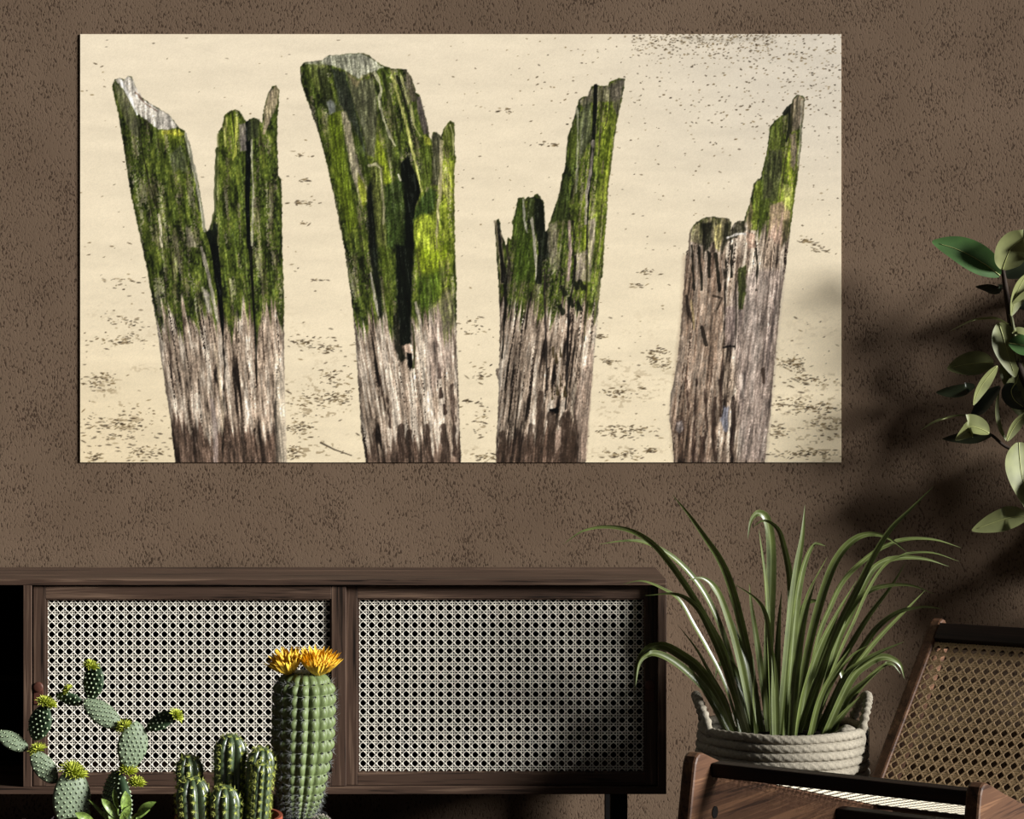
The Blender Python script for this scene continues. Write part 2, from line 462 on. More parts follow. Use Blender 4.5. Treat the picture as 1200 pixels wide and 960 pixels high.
        wj = vn(up / 5.5, y / 200, seed + 5) * 0.6 + vn(up / 2.2, y / 60, seed + 6) * 0.4
        wm = sst(-7, 7, y - (wet[0] + (wj - 0.5) * wet[1] * 2))
        wetc = lerp(C((44, 34, 28)), C((98, 76, 62)), sst(0.32, 0.66, tone))
        wood_ = lerp(wood_, wetc, wm * wet[2])
        # moss
        mj = vn(up / 4.5, y / 160, seed + 7) * 0.55 + vn(up / 1.8, y / 40, seed + 8) * 0.45
        mm = sst(9, -9, y - (moss[0] + (mj - 0.5) * moss[1] * 2))
        mm = mm * (0.55 + 0.45 * sst(0.30, 0.46, vn(up / 3.4, y / 28, seed + 9) * 0.6 + n4 * 0.4))
        fz = vn(x / 1.7, y / 2.6, seed + 10) * 0.35 + vn(up / 3.2, y / 18, seed + 11) * 0.4 + vn(x / 9, y / 12, seed + 12) * 0.25
        mc = lerp(C((26, 31, 14)), C((70, 82, 30)), sst(0.24, 0.56, fz))
        mc = lerp(mc, C((112, 122, 48)), sst(0.54, 0.80, fz))
        br = np.zeros(x.shape)
        for bx, by, brx, bry, ba in bright:
            br = np.maximum(br, ba * np.exp(-((x - bx) / brx) ** 2 - ((y - by) / bry) ** 2))
        mc = lerp(mc, lerp(C((92, 106, 24)), C((172, 182, 62)), sst(0.3, 0.7, fz)), np.clip(br, 0, 1))
        c = lerp(wood_, mc, mm)
        # rounded section, light on the right rim
        c = c * (1 - 0.30 * sst(5, 0, d))[..., None]
        c = c * (0.90 + 0.16 * sst(0.0, 0.85, u))[..., None]
        if right_edge:
            yy0, k = right_edge
            e = sst(0.87, 0.95, u) * sst(yy0, yy0 + 70, y) * k
            c = lerp(c, C((224, 208, 182)), e)
        img[sl] = lerp(img[sl], c, al)

    def facet(pts, col, a=1.0, soft=1.4, grain=0.5, seed=70, fr_=None, lean=0.0):
        if fr_: pts = fr(fr_, pts)
        sl = bb(pts, 3); x = X[sl]; y = Y[sl]
        d = sdist(pts, sl) + (vn(x / 2.0, y / 4, seed) - 0.5) * 1.6
        g = vn((x + y * lean) / 1.8, y / 12, seed + 1) * 0.6 + vn(x / 1.5, y / 1.6, seed + 2) * 0.4
        c = np.clip(C(col)[None, None] * (1 + (g - 0.5) * 2 * grain)[..., None], 0, 1)
        img[sl] = lerp(img[sl], c, np.clip(d / soft + 0.5, 0, 1) * a)

    # ---- post 1 (forked)
    o1 = fr('A', [(282, 955), (262, 860), (240, 760), (222, 660), (205, 540), (190, 440), (175, 360), (160, 300), (153, 265), (165, 232), (185, 226), (205, 235), (222, 218), (238, 222), (250, 255), (262, 290), (285, 315), (330, 345), (400, 385), (440, 440), (465, 455), (472, 470), (490, 520), (500, 570), (515, 640), (530, 700), (545, 800), (553, 870), (564, 895), (572, 890), (590, 840), (600, 780), (600, 640), (603, 530), (612, 525), (612, 460), (628, 440), (640, 385), (660, 372), (685, 362), (705, 372), (722, 400), (738, 425), (745, 405), (765, 398), (785, 405), (800, 420), (812, 350), (830, 290), (845, 265), (862, 260), (875, 280), (875, 320), (868, 400), (868, 500), (872, 650), (885, 665), (888, 760), (890, 960)])
    o1 += fr('B', [(897, 200), (897, 400), (900, 600), (905, 800), (910, 960), (430, 960), (415, 840), (405, 740), (385, 620), (365, 480), (350, 360), (325, 220), (305, 100)])
    post(o1, ((90, 131, 328), (542, 205, 338)), (375, 42), (505, 34, 0.85), 100, [(240, 200, 30, 60, 0.15), (270, 150, 12, 30, 0.5), (202, 160, 14, 8, 0.7)], (400, 0.85))
    facet([(168, 235), (185, 226), (205, 236), (222, 218), (240, 225), (250, 258), (285, 318), (330, 347), (400, 388), (440, 440), (385, 450), (350, 448), (300, 408), (268, 385), (240, 330), (212, 285), (190, 265)], (196, 188, 176), 0.95, 1.5, 0.35, 71, 'A')
    facet([(160, 245), (188, 264), (215, 300), (240, 350), (262, 400), (270, 480), (240, 470), (205, 400), (175, 320)], (104, 100, 80), 0.6, 2, 0.5, 72, 'A')
    stroke([(190, 240), (215, 285), (240, 335), (262, 385)], [3, 3.5, 3, 2], (236, 232, 224), 0.9, fr_='A')
    stroke([(255, 290), (300, 340), (350, 372)], [2, 2, 1], (110, 88, 74), 0.8, tex=1.5, fr_='A')
    stroke([(268, 390), (272, 470), (290, 580), (318, 700), (345, 790), (360, 880)], [2.5, 2, 2, 2, 1.5, 1], (26, 26, 14), 0.8, tex=1.5, fr_='A')
    stroke([(355, 820), (362, 900), (368, 955)], [3, 4, 3], (188, 176, 154), 0.7, tex=3, fr_='A')
    facet([(400, 560), (445, 520), (470, 560), (480, 640), (440, 620), (415, 640)], (84, 88, 66), 0.6, 3, 0.6, 73, 'A')
    facet([(368, 455), (440, 448), (462, 470), (440, 480), (400, 470), (372, 472)], (176, 172, 60), 0.75, 2, 0.5, 74, 'A')
    stroke([(472, 470), (492, 560), (520, 690), (545, 830), (552, 890)], [3, 4, 4, 4, 3], (154, 150, 132), 0.85, tex=2.5, fr_='A')
    stroke([(462, 480), (480, 560), (508, 690), (530, 800)], [2, 2.5, 2, 1.5], (44, 46, 30), 0.8, tex=2, fr_='A')
    facet([(470, 860), (500, 900), (520, 960), (480, 960)], (150, 140, 120), 0.7, 2, 0.5, 75, 'A')
    stroke([(568, 900), (590, 940), (598, 985)], [5, 9, 9], (10, 13, 10), 1, fr_='A')
    facet([(562, 900), (590, 850), (610, 860), (615, 960), (580, 960)], (16, 20, 14), 0.95, 2, 0.4, 76, 'A')
    stroke([(596, 0), (608, 100), (620, 220), (630, 340), (632, 380)], [9, 8, 6, 4.5, 2], (9, 11, 9), 1, fr_='B')
    stroke([(632, 380), (640, 520), (632, 700), (630, 930)], [2, 2, 1.4, 1.6], (26, 22, 18), 0.9, tex=1.5, fr_='B')
    stroke([(540, 0), (570, 130), (600, 260), (612, 330)], [3.5, 4, 4, 2], (176, 166, 148), 0.85, tex=2, fr_='B')
    stroke([(598, 420), (615, 560), (632, 700), (628, 820)], [3, 3, 3.5, 2], (196, 176, 150), 0.85, tex=2, fr_='B')
    stroke([(742, 425), (742, 600), (738, 760), (745, 960)], [7, 6.5, 5.5, 4.5], (8, 11, 9), 1, fr_='A')
    stroke([(750, 0), (757, 120), (766, 260), (775, 420), (780, 560)], [4.5, 3.5, 2.5, 2, 1], (14, 15, 11), 0.95, fr_='B')
    facet([(738, 420), (765, 400), (790, 408), (788, 480), (760, 490), (740, 500)], (58, 62, 40), 0.8, 2, 0.6, 77, 'A')
    facet([(812, 360), (832, 290), (862, 262), (874, 285), (868, 340), (840, 400), (815, 470), (806, 470)], (150, 134, 110), 0.85, 2, 0.4, 78, 'A')
    facet([(700, 430), (730, 420), (733, 540), (708, 545)], (156, 142, 138), 0.75, 2, 0.35, 79, 'A')
    stroke([(672, 370), (680, 440), (688, 540)], [2.5, 2, 2], (40, 44, 18), 0.8, tex=1.5, fr_='A')
    stroke([(648, 400), (640, 470), (645, 520)], [3, 3, 2], (190, 186, 110), 0.7, tex=2, fr_='A')
    stroke([(692, 400), (690, 480), (684, 560), (676, 580)], [3, 2.5, 3, 2], (184, 186, 84), 0.75, tex=2, fr_='A')
    stroke([(757, 495), (756, 560), (764, 700), (760, 860), (760, 950)], [2.5, 2.2, 2.5, 2, 2], (168, 164, 138), 0.85, tex=1.5, fr_='A')
    stroke([(612, 470), (610, 640), (614, 820), (612, 950)], [2, 2, 2, 1.5], (120, 122, 70), 0.7, tex=1.5, fr_='A')
    stroke([(606, 540), (600, 700), (598, 800), (582, 880)], [3, 3, 3, 3], (60, 66, 34), 0.8, tex=1.5, fr_='A')
    facet([(690, 40), (712, 40), (720, 300), (700, 420), (690, 300)], (178, 152, 136), 0.0, 2, 0.3, 80, 'B')
    facet([(540, 170), (575, 200), (585, 290), (565, 280)], (214, 200, 188), 0.7, 3, 0.3, 81, 'B')
    stroke([(585, 660), (600, 800), (602, 930)], [4, 6, 5], (158, 142, 134), 0.7, 2, 2, 'B')

    # ---- post 2 (broad, hollow)
    o2 = fr('C', [(270, 955), (250, 860), (235, 780), (205, 640), (180, 540), (155, 450), (120, 350), (95, 280), (82, 230), (80, 180), (95, 160), (130, 155), (175, 150), (200, 130), (240, 128), (300, 120), (355, 120), (380, 130), (410, 155), (440, 175), (480, 185), (540, 190), (560, 220), (575, 260), (582, 290), (597, 300), (610, 350), (625, 400), (637, 460), (640, 480), (650, 500), (655, 462), (670, 460), (690, 480), (700, 450), (715, 425), (730, 412), (745, 420), (750, 460), (748, 540), (755, 570), (748, 620), (748, 700), (750, 960)])
    o2 += fr('D', [(757, 150), (757, 400), (765, 600), (772, 800), (777, 960), (370, 960), (345, 800), (335, 640), (320, 400), (300, 200)])
    post(o2, ((80, 350, 530), (542, 428, 542)), (372, 46), (520, 30, 0.8), 200,
         [(525, 225, 14, 70, 0.95), (503, 285, 20, 36, 1.0), (440, 190, 16, 40, 0.35), (520, 290, 16, 60, 0.75), (388, 240, 14, 80, 0.3), (398, 100, 14, 14, 0.3)], None)
    facet([(95, 162), (175, 152), (200, 132), (300, 122), (355, 122), (410, 157), (440, 180), (400, 200), (360, 212), (335, 232), (270, 192), (215, 172), (150, 172)], (168, 166, 146), 0.9, 2, 0.5, 82, 'C')
    facet([(110, 168), (170, 160), (200, 180), (180, 240), (160, 290), (130, 230)], (120, 126, 66), 0.6, 4, 0.6, 83, 'C')
    facet([(150, 190), (190, 180), (215, 290), (240, 340), (260, 365), (210, 390), (180, 330)], (38, 42, 22), 0.85, 3, 0.7, 84, 'C')
    facet([(215, 185), (275, 200), (300, 290), (330, 400), (370, 560), (385, 640), (360, 640), (310, 470), (280, 380), (245, 330)], (40, 44, 34), 0.9, 3, 0.6, 85, 'C')
    facet([(280, 200), (330, 240), (395, 230), (415, 330), (410, 480), (400, 570), (372, 560), (335, 400), (300, 280)], (84, 84, 62), 0.9, 2.5, 0.5, 86, 'C')
    facet([(285, 205), (330, 240), (350, 215), (330, 270), (310, 260)], (142, 128, 92), 0.7, 3, 0.4, 87, 'C')
    facet([(200, 390), (225, 375), (262, 368), (268, 520), (300, 700), (330, 860), (290, 900), (250, 760), (220, 600), (195, 470)], (92, 106, 26), 0.75, 3, 0.6, 88, 'C')
    facet([(258, 372), (275, 372), (300, 430), (315, 520), (335, 610), (368, 700), (372, 760), (340, 770), (305, 640), (275, 500)], (150, 140, 116), 0.9, 2, 0.4, 89, 'C', 0.3)
    facet([(330, 640), (360, 690), (372, 750), (355, 790), (335, 740)], (140, 150, 36), 0.8, 3, 0.5, 90, 'C')
    facet([(195, 330), (215, 320), (232, 345), (235, 375), (210, 385)], (120, 122, 118), 0.8, 2, 0.5, 91, 'C')
    facet([(300, 420), (340, 500), (378, 610), (390, 680), (372, 700), (345, 610), (315, 500)], (48, 58, 16), 0.8, 3, 0.5, 92, 'C')
    facet([(412, 470), (440, 540), (470, 640), (475, 680), (440, 690), (420, 600), (408, 540)], (122, 134, 34), 0.8, 3, 0.7, 93, 'C')
    facet([(425, 340), (470, 480), (520, 640), (510, 680), (490, 650), (450, 520), (425, 420)], (52, 60, 26), 0.7, 4, 0.7, 94, 'C')
    stroke([(402, 205), (425, 250), (430, 285), (420, 320), (440, 400), (470, 480), (492, 520)], [4, 3.5, 3, 2.5, 2, 2, 1], (190, 186, 150), 0.9, 1, 2, 'C')
    stroke([(440, 210), (470, 330), (500, 460), (520, 560)], [5, 5, 4, 3], (34, 38, 18), 0.75, 2, 2, 'C')
    stroke([(480, 225), (510, 320), (540, 430), (565, 540), (590, 640), (605, 715)], [3, 3, 3.5, 3.5, 3, 2], (196, 196, 112), 0.9, 1, 2, 'C')
    stroke([(500, 220), (530, 320), (556, 420), (575, 500)], [2.5, 2.5, 3, 2], (30, 32, 18), 0.85, 1, 1.5, 'C')
    stroke([(512, 205), (540, 300), (560, 350), (572, 430), (600, 480)], [2, 2.5, 2.5, 2, 2], (172, 170, 112), 0.8, 1, 2, 'C')
    facet([(535, 195), (560, 225), (575, 270), (585, 330), (560, 330), (545, 260)], (88, 80, 66), 0.9, 2, 0.4, 95, 'C')
    facet([(580, 300), (600, 310), (628, 420), (636, 470), (615, 470), (590, 380)], (98, 88, 84), 0.9, 2, 0.4, 96, 'C')
    facet([(512, 600), (545, 560), (580, 640), (606, 720), (580, 780), (572, 850), (576, 965), (500, 965), (528, 880), (530, 770), (518, 690)], (11, 14, 9), 1, 2, 0.3, 97, 'C')
    facet([(440, 700), (500, 665), (525, 680), (535, 800), (530, 960), (455, 960)], (48, 62, 26), 0.8, 4, 0.7, 98, 'C')
    facet([(372, 700), (395, 650), (402, 760), (408, 900), (412, 965), (378, 965), (370, 850)], (12, 14, 10), 0.95, 3, 0.3, 99, 'C')
    facet([(385, 600), (410, 585), (440, 610), (440, 760), (455, 960), (415, 960), (400, 800)], (86, 90, 44), 0.85, 3, 0.7, 65, 'C')
    stroke([(378, 605), (408, 600), (430, 620)], [2.5, 3, 2], (176, 170, 134), 0.9, 1, 2, 'C')
    stroke([(430, 625), (436, 720), (444, 800), (440, 860)], [2.2, 2.5, 2.5, 2], (170, 164, 124), 0.85, 1, 2, 'C')
    stroke([(505, 645), (515, 670)], [2, 2], (190, 186, 160), 0.9, fr_='C')
    facet([(600, 480), (650, 500), (650, 640), (640, 700), (610, 700), (600, 560)], (74, 86, 30), 0.85, 2, 0.6, 66, 'C')
    facet([(612, 475), (640, 485), (652, 520), (625, 515)], (178, 182, 66), 0.8, 2, 0.5, 67, 'C')
    facet([(652, 470), (672, 462), (690, 482), (688, 600), (680, 690), (652, 690)], (72, 70, 52), 0.9, 1.5, 0.5, 68, 'C')
    facet([(700, 470), (730, 414), (746, 424), (748, 530), (715, 545), (705, 520)], (64, 70, 26), 0.85, 1.5, 0.6, 69, 'C')
    stroke([(730, 430), (742, 470), (744, 560)], [1.5, 2, 1.5], (196, 194, 130), 0.8, 1, 1, 'C')
    stroke([(692, 500), (690, 620), (684, 720), (672, 880), (670, 960)], [3, 3, 3, 3.5, 3], (176, 164, 128), 0.75, 1, 2.5, 'C')
    facet([(580, 780), (640, 705), (668, 715), (660, 800), (640, 815), (600, 820), (572, 850)], (48, 64, 26), 0.9, 2.5, 0.6, 64, 'C')
    facet([(575, 840), (610, 812), (650, 825), (662, 880), (660, 965), (580, 965)], (140, 152, 48), 0.75, 4, 0.8, 63, 'C')
    facet([(375, -10), (412, -10), (425, 130), (440, 290), (420, 310), (405, 200)], (14, 17, 12), 0.9, 3, 0.5, 62, 'D')
    stroke([(385, 110), (400, 200), (418, 295)], [2, 3, 2], (186, 178, 160), 0.85, 1, 1.5, 'D')
    facet([(425, -10), (465, -10), (480, 200), (490, 320), (455, 300)], (72, 84, 26), 0.7, 3, 0.6, 61, 'D')
    facet([(492, -10), (575, -10), (565, 150), (560, 300), (562, 420), (510, 430), (500, 250)], (11, 14, 9), 0.97, 3, 0.3, 60, 'D')
    facet([(480, 300), (500, 280), (515, 430), (540, 480), (515, 500), (490, 440)], (22, 22, 14), 0.9, 2, 0.4, 59, 'D')
    facet([(522, 425), (556, 415), (562, 455), (545, 465)], (176, 150, 130), 0.9, 1.5, 0.2, 58, 'D')
    facet([(540, 455), (565, 460), (568, 520), (555, 535), (545, 500)], (10, 9, 8), 1, 1.2, 0.2, 57, 'D')
    stroke([(580, 240), (600, 340), (612, 470), (620, 600)], [3.5, 3, 2, 2], (206, 192, 172), 0.8, 1, 2, 'D')
    stroke([(566, 330), (575, 430), (570, 520)], [2, 2.5, 2], (40, 44, 18), 0.85, 1, 1.5, 'D')
    facet([(588, 0), (722, 0), (715, 50), (690, 95), (655, 125), (610, 110), (590, 90)], (126, 142, 30), 0.7, 9, 0.8, 56, 'D')
    facet([(595, 130), (700, 90), (690, 200), (650, 250), (610, 280), (590, 220)], (64, 84, 24), 0.7, 9, 0.7, 55, 'D')
    for a in ((682, 520, 5), (685, 545, 4.5), (690, 630, 5), (705, 700, 5), (672, 410, 3)):
        stroke([(a[0] - 4, a[1] - 18), (a[0], a[1] + 16)], [a[2] * 0.7, a[2]], (58, 44, 36), 0.9, 1, 2, 'D')
    for pts, ww in (([(630, 770), (640, 870), (648, 930)], 6), ([(700, 780), (708, 860), (700, 930)], 8), ([(515, 780), (520, 860), (510, 930)], 9), ([(550, 800), (548, 900)], 7), ([(400, 790), (400, 840)], 2), ([(455, 640), (470, 780)], 1.8), ([(425, 560), (438, 640)], 2.2), ([(735, 600), (745, 760), (750, 900)], 5)):
        stroke(pts, ww, (56, 43, 35), 0.85, 1.5, 3, 'D')
    facet([(640, 280), (720, 180), (745, 200), (740, 500), (690, 560), (650, 640), (630, 520)], (170, 150, 138), 0.45, 6, 0.3, 54, 'D')

    # ---- post 3 (tall splinter on the right)
    o3 = fr('F', [(80, 945), (85, 800), (95, 600), (92, 560), (82, 530), (82, 505), (95, 505), (98, 400), (97, 250), (92, 100)])
    o3 += fr('E', [(88, 900), (85, 850), (80, 750), (76, 710), (85, 685), (95, 678), (102, 700), (105, 740), (120, 780), (128, 800), (135, 760), (150, 770), (158, 740), (155, 690), (165, 665), (175, 620), (182, 585), (205, 580), (215, 590), (225, 580), (250, 580), (258, 570), (270, 565), (285, 585), (297, 605), (300, 680), (305, 735), (315, 720), (330, 670), (345, 630), (360, 590), (370, 540), (380, 480), (392, 455), (398, 380), (405, 310), (420, 265), (432, 220), (445, 180), (455, 140), (475, 128), (495, 125), (510, 85), (530, 72), (560, 80), (585, 78), (595, 60), (620, 50), (640, 42), (660, 48), (660, 80), (650, 130), (640, 180), (628, 230), (615, 320), (605, 400), (595, 480), (585, 560), (582, 640), (575, 720), (568, 820), (560, 950)])
    o3 += fr('F', [(555, 100), (545, 200), (538, 300), (530, 370), (520, 480), (510, 600), (500, 720), (490, 820), (484, 945)])
    post(o3, ((95, 640, 733), (542, 581, 686)), (362, 34), (508, 34, 0.9), 300, [(712, 190, 14, 90, 0.75), (684, 270, 10, 60, 0.6), (705, 280, 12, 70, 0.5), (690, 385, 10, 40, 0.4)], (300, 0.3))
    facet([(455, 145), (495, 128), (512, 90), (560, 82), (590, 80), (620, 52), (658, 50), (645, 140), (600, 150), (520, 150), (470, 175)], (112, 104, 88), 0.75, 2, 0.6, 53, 'E')
    stroke([(530, 80), (528, 200), (518, 330), (510, 460), (498, 560), (495, 680)], [4.5, 5, 4.5, 4, 3, 2], (12, 14, 9), 1, 1, 1, 'E')
    stroke([(495, 640), (492, 760), (490, 950)], [2.5, 2.5, 2.5], (22, 22, 16), 0.9, 1, 1, 'E')
    stroke([(520, 330), (512, 430), (502, 500), (490, 560), (485, 700)], [2.5, 3, 3, 3, 3], (150, 140, 128), 0.85, 1, 2, 'E')
    stroke([(448, 180), (448, 340), (446, 480), (440, 560)], [2, 2.5, 2.5, 2], (150, 148, 124), 0.8, 1, 2, 'E')
    facet([(460, 200), (500, 140), (515, 200), (510, 310), (470, 400), (450, 400)], (86, 88, 66), 0.75, 3, 0.6, 52, 'E')
    facet([(400, 380), (425, 270), (445, 210), (445, 420), (410, 470)], (78, 88, 34), 0.7, 3, 0.6, 51, 'E')
    facet([(330, 690), (370, 560), (400, 470), (410, 560), (405, 680), (350, 690)], (44, 52, 22), 0.9, 3, 0.6, 47, 'E')
    facet([(590, 90), (640, 55), (656, 60), (630, 220), (612, 180)], (92, 84, 74), 0.7, 2, 0.5, 48, 'E')
    stroke([(600, 70), (590, 180), (575, 260)], [2, 2, 1.5], (34, 32, 22), 0.85, 1, 1, 'E')
    stroke([(560, 90), (555, 200), (545, 350)], [2, 1.5, 1.5], (60, 58, 34), 0.8, 1, 1, 'E')
    stroke([(80, 690), (95, 760), (108, 860), (112, 960)], [4, 6, 7, 6], (120, 108, 88), 0.75, 1, 2, 'E')
    stroke([(90, 700), (104, 820), (112, 960)], [2, 3.5, 4], (16, 14, 11), 0.95, 1, 1, 'E')
    stroke([(130, 800), (140, 870), (136, 960)], [2.5, 4, 4], (40, 36, 28), 0.85, 1, 1.5, 'E')
    facet([(160, 690), (182, 590), (205, 585), (205, 700), (250, 780), (255, 960), (165, 960)], (58, 74, 22), 0.75, 3, 0.6, 49, 'E')
    stroke([(205, 590), (208, 680), (222, 740)], [3, 3.5, 2.5], (170, 166, 150), 0.85, 1, 2, 'E')
    stroke([(240, 670), (250, 740), (262, 860), (264, 950)], [2.5, 3.5, 3.5, 2], (176, 168, 152), 0.85, 1, 2, 'E')
    facet([(255, 580), (285, 590), (297, 620), (303, 735), (325, 740), (325, 850), (280, 870), (262, 750), (250, 660)], (15, 18, 10), 0.95, 2, 0.4, 50, 'E')
    facet([(222, 585), (250, 585), (255, 660), (228, 690)], (40, 46, 22), 0.9, 2, 0.5, 46, 'E')
    stroke([(280, 850), (275, 960)], [6, 7], (16, 18, 11), 0.95, 1, 1, 'E')
    facet([(320, 700), (355, 690), (360, 830), (330, 900), (315, 800)], (112, 104, 86), 0.8, 3, 0.5, 45, 'E')
    stroke([(412, 690), (418, 820), (408, 950)], [3, 4, 4], (164, 140, 134), 0.8, 1, 2, 'E')
    stroke([(428, 690), (432, 760)], [3, 2], (24, 22, 16), 0.85, 1, 1, 'E')
    facet([(500, 690), (530, 670), (525, 780), (505, 960), (495, 960)], (182, 166, 150), 0.75, 3, 0.3, 44, 'E')
    facet([(440, 840), (490, 820), (490, 960), (440, 960)], (176, 158, 146), 0.7, 3, 0.3, 43, 'E')
    stroke([(440, 0), (432, 120), (410, 220), (405, 360), (400, 560), (395, 690)], [2.5, 2.5, 3, 3, 2.5, 2], (26, 22, 20), 0.95, 1, 1, 'F')
    stroke([(490, 0), (488, 180), (480, 380)], [2.5, 2, 1.5], (60, 58, 30), 0.85, 1, 1, 'F')
    stroke([(300, 60), (302, 240), (308, 420), (310, 600)], [2, 2, 2.5, 2.5], (40, 34, 30), 0.9, 1, 1, 'F')
    stroke([(105, 0), (125, 120), (125, 220), (118, 300), (110, 460)], [5, 5, 3.5, 2, 1.5], (16, 15, 11), 0.9, 1, 1.5, 'F')
    for cx, cy in ((420, 210), (455, 225), (385, 155), (375, 240), (440, 130), (470, 130)):
        stroke([(cx - 8, cy - 12), (cx + 6, cy + 14)], 6, (22, 24, 14), 0.9, 1.5, 3, 'F')
    for cx, cy in ((338, 435), (372, 430), (352, 455), (335, 620), (358, 600), (390, 610), (370, 560)):
        stroke([(cx, cy - 22), (cx + 2, cy + 22)], [1.5, 3], (56, 46, 26), 0.85, 1, 2, 'F')
    facet([(320, 690), (360, 680), (370, 705), (330, 718)], (10, 8, 8), 1, 1.2, 0.2, 42, 'F')
    facet([(440, 600), (470, 520), (522, 395), (518, 520), (505, 680), (490, 925), (450, 925), (430, 700)], (152, 130, 114), 0.6, 2.5, 0.45, 41, 'F')
    stroke([(440, 580), (425, 700), (440, 800)], [3, 2, 2], (196, 180, 156), 0.6, 1, 2, 'F')
    for pts, ww in (([(240, 770), (230, 930)], 7), ([(285, 620), (280, 800), (270, 925)], 8), ([(330, 720), (330, 820), (320, 925)], 9), ([(400, 720), (415, 820), (420, 925)], 11), ([(380, 740), (390, 925)], 8), ([(180, 890), (180, 925)], 5), ([(110, 800), (125, 925)], 7), ([(440, 720), (440, 900)], 5)):
        stroke(pts, ww, (58, 45, 36), 0.8, 2, 4, 'F')
    facet([(350, 790), (375, 770), (375, 850), (345, 900)], (172, 148, 130), 0.7, 2, 0.4, 40, 'F')

    # ---- post 4 (low, with a long splinter)
    o4 = fr('H', [(115, 945), (108, 840), (95, 740), (97, 640), (110, 580), (125, 500), (140, 380), (150, 250), (158, 150)])
    o4 += fr('G', [(162, 900), (165, 850), (170, 790), (180, 775), (182, 710), (195, 680), (215, 655), (250, 635), (290, 630), (330, 635), (360, 640), (375, 655), (370, 690), (385, 660), (410, 648), (430, 650), (440, 610), (455, 570), (465, 520), (475, 480), (490, 460), (505, 460), (512, 420), (525, 370), (535, 320), (540, 270), (548, 225), (570, 195), (590, 180), (605, 170), (615, 160), (640, 130), (650, 100), (670, 80), (690, 85), (703, 95), (700, 160), (692, 230), (688, 300), (680, 380), (668, 480), (655, 560), (645, 640), (635, 720), (625, 800), (612, 900)])
    o4 += fr('H', [(600, 160), (585, 300), (570, 460), (560, 560), (550, 700), (535, 820), (521, 945)])
    post(o4, ((110, 835, 944), (542, 789, 896)), (262, 26), (530, 30, 0.45), 400, [(928, 200, 8, 60, 0.9), (920, 240, 8, 40, 0.7), (905, 180, 12, 40, 0.25)], None)
    facet([(160, 0), (340, 0), (345, 300), (330, 500), (310, 700), (290, 925), (115, 925), (98, 700), (120, 520), (150, 250)], (118, 92, 74), 0.42, 8, 0.6, 39, 'H')
    facet([(345, 300), (400, 120), (480, 60), (610, 60), (580, 330), (560, 560), (535, 820), (525, 925), (410, 925), (400, 700), (390, 450)], (152, 136, 128), 0.62, 8, 0.35, 38, 'H')
    facet([(185, 690), (250, 638), (340, 636), (372, 660), (370, 720), (300, 740), (240, 760), (190, 740)], (110, 104, 74), 0.7, 2, 0.9, 37, 'G')
    facet([(240, 660), (290, 650), (280, 760), (260, 790), (240, 740)], (24, 24, 16), 0.9, 3, 0.6, 36, 'G')
    facet([(298, 680), (330, 650), (335, 720), (318, 790), (300, 770)], (178, 166, 108), 0.85, 2, 0.6, 35, 'G')
    facet([(340, 660), (372, 655), (365, 720), (345, 760), (325, 800), (335, 720)], (26, 26, 16), 0.85, 3, 0.6, 34, 'G')
    facet([(370, 700), (400, 655), (430, 652), (440, 690), (400, 720), (360, 740)], (40, 38, 26), 0.85, 2, 0.6, 33, 'G')
    stroke([(355, 725), (400, 708), (440, 708)], [2, 2.5, 2], (190, 184, 176), 0.9, 1, 1, 'G')
    for pts, ww in (([(195, 760), (200, 880), (205, 960)], 2.5), ([(225, 770), (235, 860), (238, 960)], 3.5), ([(270, 790), (275, 900)], 4), ([(300, 800), (310, 860), (320, 960)], 4), ([(250, 740), (255, 830)], 3), ([(345, 800), (350, 960)], 2), ([(375, 760), (372, 900)], 2.5), ([(480, 740), (490, 860), (485, 960)], 2.2)):
        stroke(pts, ww, (26, 24, 17), 0.9, 1, 2, 'G')
    for pts, ww in (([(215, 800), (218, 940)], 2), ([(258, 790), (258, 930)], 2.5), ([(330, 830), (340, 900)], 2.5), ([(420, 720), (425, 800)], 4)):
        stroke(pts, ww, (178, 160, 142), 0.8, 1, 2, 'G')
    facet([(440, 700), (480, 710), (485, 770), (445, 775)], (172, 142, 122), 0.8, 2, 0.4, 32, 'G')
    facet([(545, 235), (605, 172), (610, 300), (590, 330), (545, 320)], (76, 84, 34), 0.8, 2.5, 0.6, 31, 'G')
    facet([(520, 420), (540, 330), (600, 330), (600, 440), (575, 560), (510, 560)], (66, 68, 44), 0.75, 3, 0.8, 30, 'G')
    facet([(478, 490), (505, 462), (512, 500), (500, 600), (490, 690), (460, 690)], (96, 108, 32), 0.8, 2, 0.6, 29, 'G')
    facet([(440, 640), (460, 560), (470, 600), (462, 690), (445, 690)], (120, 104, 78), 0.7, 2, 0.5, 28, 'G')
    stroke([(612, 165), (640, 135), (636, 240), (620, 290)], [5, 6, 5, 3], (20, 22, 14), 0.92, 1, 1.5, 'G')
    facet([(640, 140), (655, 100), (675, 82), (702, 98), (695, 200), (668, 240), (645, 250)], (138, 122, 104), 0.85, 2, 0.5, 27, 'G')
    stroke([(650, 110), (640, 250), (612, 400), (600, 500)], [2, 2, 2, 2], (46, 44, 22), 0.8, 1, 1, 'G')
    stroke([(690, 110), (686, 250), (672, 400)], [2, 2, 2], (178, 172, 150), 0.6, 1, 1, 'G')
    facet([(640, 260), (662, 250), (670, 330), (655, 420), (640, 400)], (146, 124, 118), 0.75, 3, 0.4, 26, 'G')
    facet([(545, 580), (600, 560), (640, 610), (625, 720), (590, 760), (540, 720)], (178, 148, 128), 0.75, 3, 0.35, 25, 'G')
    facet([(600, 480), (650, 500), (640, 600), (615, 600)], (170, 172, 96), 0.6, 3, 0.7, 24, 'G')
    facet([(605, 650), (640, 640), (625, 740), (600, 760)], (64, 64, 34), 0.7, 4, 0.7, 23, 'G')
